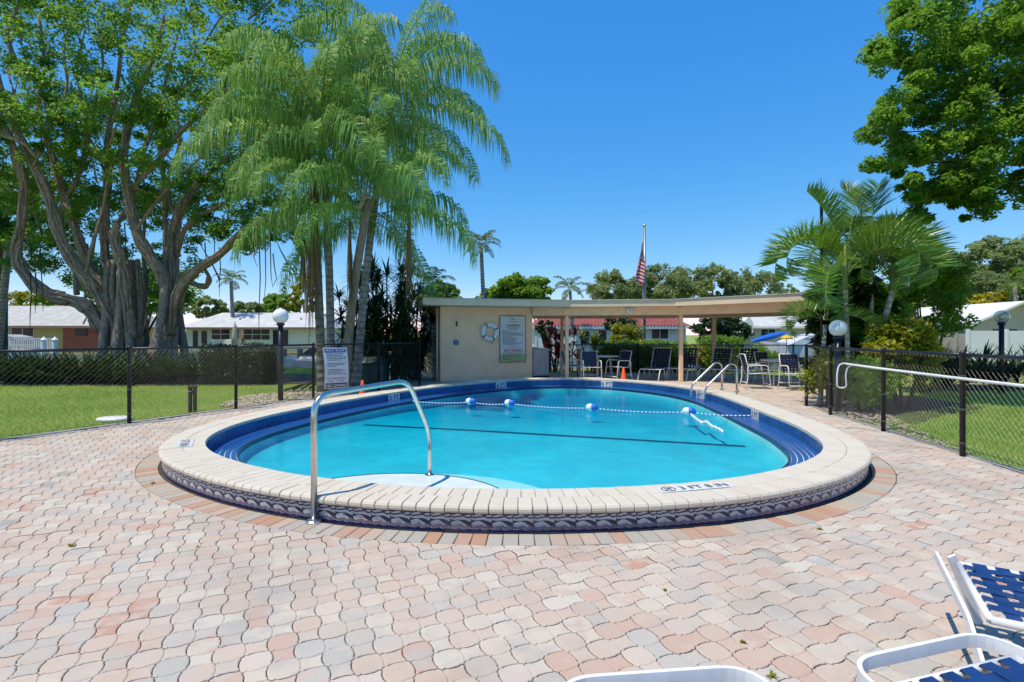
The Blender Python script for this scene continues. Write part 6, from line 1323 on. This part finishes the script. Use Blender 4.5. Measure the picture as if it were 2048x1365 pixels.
vinyl_fence('pale wall screen in front of the small hip roofed house', 30, 1880, 1940, 690, 668, M['h_beige'])
# ---------------------------------------------------------------- docks, boats, small things on the far bank
tag(MB().bbox(-60, 60, 40.6, 41.0, -1.6, 0.02).build('seawall', M['concrete']), 'pale concrete seawall along the far bank of the canal', 'seawall')
sw = MB(); pw_ = [(-60, 23.1), (-14, 23.1), (-4, 22.5), (8, 22.3), (14.5, 21.3)]
for a, b in zip(pw_, pw_[1:]): a, b = Vector((*a, 0)), Vector((*b, 0)); sw.box((a + b) / 2 + Vector((0, 0.1, -0.02)), ((b - a).length + 0.05, 0.3, 0.1), math.atan2(b.y - a.y, b.x - a.x))
tag(sw.build('seawall', M['concrete']), 'pale concrete seawall cap along the near lawn by the canal', 'seawall')
dk = thing('dock', 'wooden dock with piles and rails behind the lawn near the white boat', 'dock', (gx(590, 27), 27, -0.6))
for i in range(6): MB().box((gx(590, 27), 26.2 + i * 0.3, 0.12), (4.2, 0.27, 0.05)).build('plank', M['wood_grey'], dk)
for x, y in ((gx(568, 25.8), 25.8), (gx(600, 26), 26.0), (gx(640, 26), 26.0)): MB().lathe([(0.15, -0.6), (0.14, 0.75), (0.10, 0.8)], 10, Vector((x, y, 0))).build('pile', M['wood_grey'], dk)
for z in (0.45, 0.75): MB().box((gx(608, 27.8), 27.8, z), (3.4, 0.06, 0.12)).build('rail', M['wood_grey'], dk)
M['gel'] = mat('white_gelcoat', (0.72, 0.72, 0.72), 0.25, 0.04); M['hullblack'] = mat('black_hull_paint', (0.015, 0.016, 0.02), 0.3, 0.1); M['canvas'] = mat('grey_canvas', (0.36, 0.36, 0.37), 0.8, 0.08)
def hull(mb, L, B, Hh, n=14, sheer=0.25, z0=0.0):
    """boat hull with bow at +x"""
    rings = []
    for i in range(n + 1):
        t = i / n; w = B / 2 * (1 - max(0, (t - 0.45) / 0.55) ** 2.2) + 0.01; zt = Hh + sheer * t * t; x = -L / 2 + L * t; k_ = max(0, (t - 0.6) / 0.4) ** 2 * Hh * 0.6
        rings.append([(x, -w, zt), (x, -w * 0.9, z0 + Hh * 0.35 + k_ * 0.6), (x, 0, z0 + k_), (x, w * 0.9, z0 + Hh * 0.35 + k_ * 0.6), (x, w, zt)])
    vs_ = [p for r in rings for p in r]; fs_ = [(i * 5 + j, (i + 1) * 5 + j, (i + 1) * 5 + j + 1, i * 5 + j + 1) for i in range(n) for j in range(4)] + [(0, 1, 2, 3, 4)] + [(i * 5 + 4, (i + 1) * 5 + 4, (i + 1) * 5, i * 5) for i in range(n)]
    return mb.add(vs_, fs_)
b1 = thing('motor_boat', 'small white motor boat moored behind the lawn on the left', 'boat', (gx(640, 24.6), 24.6, -0.75), R(176))
hull(MB(), 4.6, 1.8, 0.95).build('hull', M['gel'], b1, False, world=False); MB().rbox((-0.3, 0, 1.05), (2.0, 1.5, 0.3), 0.08).build('cabin', M['gel'], b1, world=False); MB().add([(0.7, -0.7, 1.2), (0.7, 0.7, 1.2), (0.2, 0.62, 1.6), (0.2, -0.62, 1.6)], [(0, 1, 2, 3)]).build('windscreen', M['glass'], b1, world=False); MB().tube([(1.6, -0.5, 1.1), (2.2, 0, 1.6), (1.6, 0.5, 1.1)], 0.02, 6).build('bow_rail', M['steel'], b1, True, world=False)
yd = 44.0; ya = thing('yacht', 'large white motor yacht with black windows behind the right chairs', 'boat', (gx(1638, yd - 5.0), yd - 5.0, -0.68), R(183))
hull(MB(), 9.0, 3.0, 1.35, sheer=0.3).build('hull', M['gel'], ya, False, world=False); MB().box((-0.6, 1.28, 0.33), (7.4, 0.3, 0.36)).build('hull_stripe', M['hullblack'], ya, world=False)
MB().slab([(-4.2, 1.3), (3.0, 1.4), (1.5, 2.05), (-0.5, 2.3), (-4.0, 2.35)], 'y', -1.2, 1.2).build('deckhouse', M['gel'], ya, world=False); MB().slab([(-3.8, 1.55), (1.7, 1.5), (1.0, 1.9), (-3.6, 2.0)], 'y', 1.19, 1.26).build('side_window', M['hullblack'], ya, world=False)
MB().slab([(-3.8, 2.35), (-1.2, 2.3), (-2.6, 3.6), (-4.0, 3.8)], 'y', -1.0, 1.0).build('flybridge_canvas', M['gel'], ya, world=False); MB().rbox((-2.9, 0, 3.9), (2.6, 2.2, 0.1), 0.04).build('hardtop', mat('cream_canvas', (0.6, 0.56, 0.42), 0.7), ya, world=False)
rl = MB(); rl.tube([(4.3, 0.3, 2.3), (2.6, 1.2, 2.1), (-1.0, 1.4, 1.95)], 0.025, 6)
rl.build('rail', M['steel'], ya, True, world=False)
for x, y, z in ((3.6, 0.68, 2.2), (2.6, 1.2, 2.1), (1.3, 1.3, 2.04), (0.0, 1.36, 1.98)): MB().tube([(x, y, 1.3), (x, y, z)], 0.018, 5).build('stanchion', M['steel'], ya, world=False)
# blue kayak propped on the far bank and a yellow umbrella
M['kayak'] = mat('blue_kayak', (0.02, 0.13, 0.55), 0.35, 0.08); ka, kb = at(1500, 684, 36.5), at(1576, 664.5, 37.5); pts = [ka.lerp(kb, t) for t in np.linspace(0, 1, 14)]
kd = MB().tube(pts, [0.04 + 0.30 * abs(math.sin(math.pi * i / 13)) ** 0.7 for i in range(14)], 10, flat=(1.0, 0.6)); tag(kd.build('kayak', M['kayak'], None, True), 'long blue kayak propped at a slant near the yacht bow', 'kayak')
um = thing('patio_umbrella', 'open yellow patio umbrella in front of the yacht', 'umbrella', (gx(1573, 35.5), 35.5, -0.3)); uc = at(1573, 678, 35.5)
MB().lathe([(0.42, -0.02), (0.36, 0.10), (0.2, 0.2), (0.02, 0.25)], 12, uc).build('canopy', mat('yellow_canvas', (0.75, 0.42, 0.01), 0.7), um, True); MB().tube([(uc.x, uc.y, -0.3), uc + Vector((0, 0, 0.2))], 0.03, 6).build('pole', M['steel'], um)
um = thing('patio_umbrella', 'closed beige patio umbrella in front of the white house', 'umbrella', (gx(470, 42.5), 42.5, 0)); u0 = at(470, 690, 42.5)
MB().lathe([(0.22, gz(690, 42.5)), (0.24, gz(675, 42.5)), (0.16, gz(655, 42.5)), (0.03, gz(645, 42.5))], 10, Vector((u0.x, 42.5, 0))).build('canopy', mat('beige_canvas', (0.42, 0.36, 0.27), 0.8), um, True); MB().tube([(u0.x, 42.5, 0), (u0.x, 42.5, gz(644, 42.5))], 0.035, 6).build('pole', M['wood_grey'], um)
um = thing('patio_umbrella', 'closed dark red patio umbrella in front of the white house', 'umbrella', (gx(486, 42.8), 42.8, 0)); u0 = at(486, 690, 42.8)
MB().lathe([(0.11, gz(685, 42.8)), (0.12, gz(678, 42.8)), (0.03, gz(662, 42.8))], 10, Vector((u0.x, 42.8, 0))).build('canopy', M['h_red'], um, True); MB().tube([(u0.x, 42.8, 0), (u0.x, 42.8, gz(662, 42.8))], 0.03, 6).build('pole', M['wood_grey'], um)
for px, lab in ((424, 'white garden chair on the far bank, left of the closed beige umbrella'), (452, 'white garden chair on the far bank next to the closed beige umbrella')):
    p = Vector((gx(px, 43), 43, 0)); t = thing('garden_chair', lab, 'chair', p, 0, 'white chairs on the far bank'); MB().rbox(p + Vector((0, 0, 0.42)), (0.6, 0.6, 0.06), 0.02).build('seat', M['trim'], t); MB().rbox(p + Vector((0, 0.28, 0.75)), (0.6, 0.06, 0.6), 0.02).build('backrest', M['trim'], t)
    for sx in (-0.26, 0.26):
        for sy in (-0.26, 0.26): MB().box(p + Vector((sx, sy, 0.2)), (0.06, 0.06, 0.4)).build('leg', M['trim'], t)
# white railing, piles and covered boat at far left
t = thing('railing', 'white picket railing on the far bank in front of the yellow house', 'railing', (gx(55, 41.5), 41.5, 0)); x0, x1 = gx(-60, 41.5), gx(108, 41.5)
for z in (0.25, 1.1): MB().bbox(x0, x1, 41.46, 41.54, z, z + 0.07).build('rail', M['trim'], t)
n_ = 46
pk = MB().bbox(-0.03, 0.03, -0.02, 0.02, 0, 1.08).mesh('picket', M['trim'])
for i in range(n_): inst('picket', pk, t, (x0 + (x1 - x0) * (i + 0.5) / n_ - t.location.x, 0, 0.02))
for px, lab in ((8, 'white capped dock pile, leftmost of the three by the railing'), (88, 'white capped dock pile in the middle of the three by the railing'), (110, 'white capped dock pile, rightmost of the three by the railing')):
    p = Vector((gx(px, 34), 34, -0.65)); tag(MB().lathe([(0.16, 0), (0.15, 1.75), (0.19, 1.77), (0.02, 1.98)], 12, p).build('dock_pile', M['trim']), lab, 'dock pile')
bt_ = thing('covered_boat', 'boat under a grey arched canvas top at the far left', 'boat', (gx(15, 38), 38, -0.65), 0.0)
hull(MB(), 5.0, 1.8, 0.9).build('hull', M['gel'], bt_, world=False); MB().slab([(-2.2, 1.75), (-1.8, 2.05), (0.2, 2.12), (1.1, 1.95), (1.35, 1.7), (1.2, 1.7), (0.9, 1.85), (-1.7, 1.9)], 'y', -0.8, 0.8).build('canvas_top', M['canvas'], bt_, world=False)
for x in (-1.8, 0.9): MB().tube([(x, -0.75, 0.9), (x, -0.75, 1.9)], 0.025, 6).build('post', M['steel'], bt_, world=False)

# ---------------------------------------------------------------- flagpole
fd = 24.0; fb_ = Vector((gx(1289, fd), fd, 0)); fpz = gz(455, fd)
fl_ = thing('flagpole', 'grey metal flagpole with gold ball behind the pavilion roof', 'flagpole', fb_)
MB().tube([fb_, fb_ + Vector((0, 0, fpz))], [0.075, 0.05], 12).build('pole', mat('flagpole_aluminium', (0.22, 0.24, 0.26), 0.4, 0.05, metal=0.6), fl_, True)
MB().lathe([(0.02, fpz), (0.06, fpz + 0.03), (0.075, fpz + 0.08), (0.05, fpz + 0.13), (0.01, fpz + 0.15)], 12, fb_).build('ball_finial', mat('gold_ball', (0.6, 0.45, 0.15), 0.3, metal=1.0), fl_, True)
MB().tube([fb_ + Vector((-0.09, -0.05, 1.2)), fb_ + Vector((-0.085, -0.05, fpz - 0.15))], 0.008, 4).build('halyard', M['white_paint'], fl_)
# flag hanging slack: cloth grid with stripes and canton by cloth coordinates
k = N('flag_cloth'); uv = k.n('ShaderNodeUVMap'); s_ = k.n('ShaderNodeSeparateXYZ'); k.l(uv.outputs[0], s_.inputs[0]); u_, v_ = s_.outputs[0], s_.outputs[1]
st = k.math('GREATER_THAN', k.math('FRACT', k.math('MULTIPLY', v_, 6.5)), 0.5)
col = k.mix(st, (0.52, 0.012, 0.03, 1), (0.72, 0.72, 0.74, 1)); can = k.math('MULTIPLY', k.math('LESS_THAN', u_, 0.4), k.math('GREATER_THAN', v_, 0.4615))
vo = k.n('ShaderNodeTexVoronoi'); mp = k.n('ShaderNodeMapping'); mp.inputs['Scale'].default_value = (27.5, 18.5, 0); k.l(uv.outputs[0], mp.inputs[0]); k.l(mp.outputs[0], vo.inputs['Vector']); vo.inputs['Scale'].default_value = 1.0; vo.inputs['Randomness'].default_value = 0.0
blue = k.mix(k.math('LESS_THAN', vo.outputs['Distance'], 0.28), (0.012, 0.02, 0.11, 1), (0.7, 0.7, 0.72, 1)); col = k.mix(can, col, blue)
tr_ = k.n('ShaderNodeBsdfTranslucent'); k.l(col, tr_.inputs[0]); mx = k.n('ShaderNodeMixShader'); mx.inputs[0].default_value = 0.25; k.l(k.pbsdf(col, 0.8), mx.inputs[1]); k.l(tr_.outputs[0], mx.inputs[2]); M['flag'] = k.done(mx.outputs[0])
top = gz(478, fd); nu, nv_ = 40, 24; vs_ = []; uvs = []
for j in range(nv_ + 1):
    for i in range(nu + 1):
        u, v = i / nu, j / nv_           # v=1 top edge; the fly droops and folds against the pole
        drop = 1.45 * u ** 0.8; fold = math.sin(u * 17.0 + v * 2.0) * 0.055 * (0.3 + u) ; x = -0.07 - 0.30 * math.sin(min(1.0, u * 1.25) * math.pi * 0.78) * (1 - 0.55 * v) + 0.16 * u * (1 if math.sin(u * 9) > 0 else 0.6) + fold * 0.6
        vs_.append((x * 1.45 + 0.03, 0.13 * math.sin(u * 13.0 + v * 1.5) * (0.25 + u) - 0.06, top - (1 - v) * 1.2 - drop * (0.72 + 0.25 * v))); uvs.append((u, v))
fs_ = [(j * (nu + 1) + i, j * (nu + 1) + i + 1, (j + 1) * (nu + 1) + i + 1, (j + 1) * (nu + 1) + i) for j in range(nv_) for i in range(nu)]
me = bpy.data.meshes.new('flag'); me.from_pydata(vs_, [], fs_); ul = me.uv_layers.new(name='UVMap'); ul.data.foreach_set('uv', np.array([uvs[l.vertex_index] for l in me.loops], np.float32).ravel()); me.materials.append(M['flag']); me.polygons.foreach_set('use_smooth', [True] * len(me.polygons))
tag(inst('flag', me, None, fb_), 'striped red, white and blue flag hanging slack on the flagpole', 'flag')

# ---------------------------------------------------------------- small things on the lawns
p = Vector((gx(385, 9.9), 9.9, 0)); t = thing('tap_post', 'short dark wooden twin post with a flat cap on the left lawn', 'post', gp(385, 824)); p = gp(385, 824)
for dx in (-0.045, 0.045): MB().rbox(p + Vector((dx, 0, 0.22)), (0.045, 0.07, 0.5), 0.006).build('upright', M['stem'], t)
MB().rbox(p + Vector((0, 0, 0.47)), (0.13, 0.12, 0.05), 0.01).build('cap', M['stem'], t); MB().rbox(p + Vector((0, -0.06, 0.37)), (0.07, 0.06, 0.06), 0.01).build('valve', M['black_pole'], t)
p = gp(229, 840); t = thing('valve_box', 'flat white oval utility cover lying in the grass by the left fence', 'utility cover', p)
o = MB().lathe([(0.27, -0.01), (0.28, 0.03), (0.25, 0.045), (0.02, 0.05)], 20).build('cover', M['white_paint'], t, True, world=False); o.scale = (1.0, 0.75, 1)
eb = Vector((gx(742, 15.0), 15.0, 0)); t = thing('utility_box', 'dark green metal utility box behind the palm trunks', 'utility box', eb); M['boxgreen'] = mat('dark_green_box', (0.018, 0.055, 0.045), 0.5, 0.15)
MB().rbox(eb + Vector((0, 0, 0.32)), (0.86, 0.7, 0.66), 0.03).build('cabinet', M['boxgreen'], t); MB().add([eb + Vector(q) for q in ((-0.45, -0.37, 0.655), (0.45, -0.37, 0.655), (0.45, 0.37, 0.655), (-0.45, 0.37, 0.655), (-0.33, -0.2, 0.83), (0.33, -0.2, 0.83), (0.33, 0.3, 0.83), (-0.33, 0.3, 0.83))], [(4, 5, 6, 7), (0, 1, 5, 4), (1, 2, 6, 5), (2, 3, 7, 6), (3, 0, 4, 7), (0, 3, 2, 1)]).build('lid', M['boxgreen'], t)
bpy.context.view_layer.update()
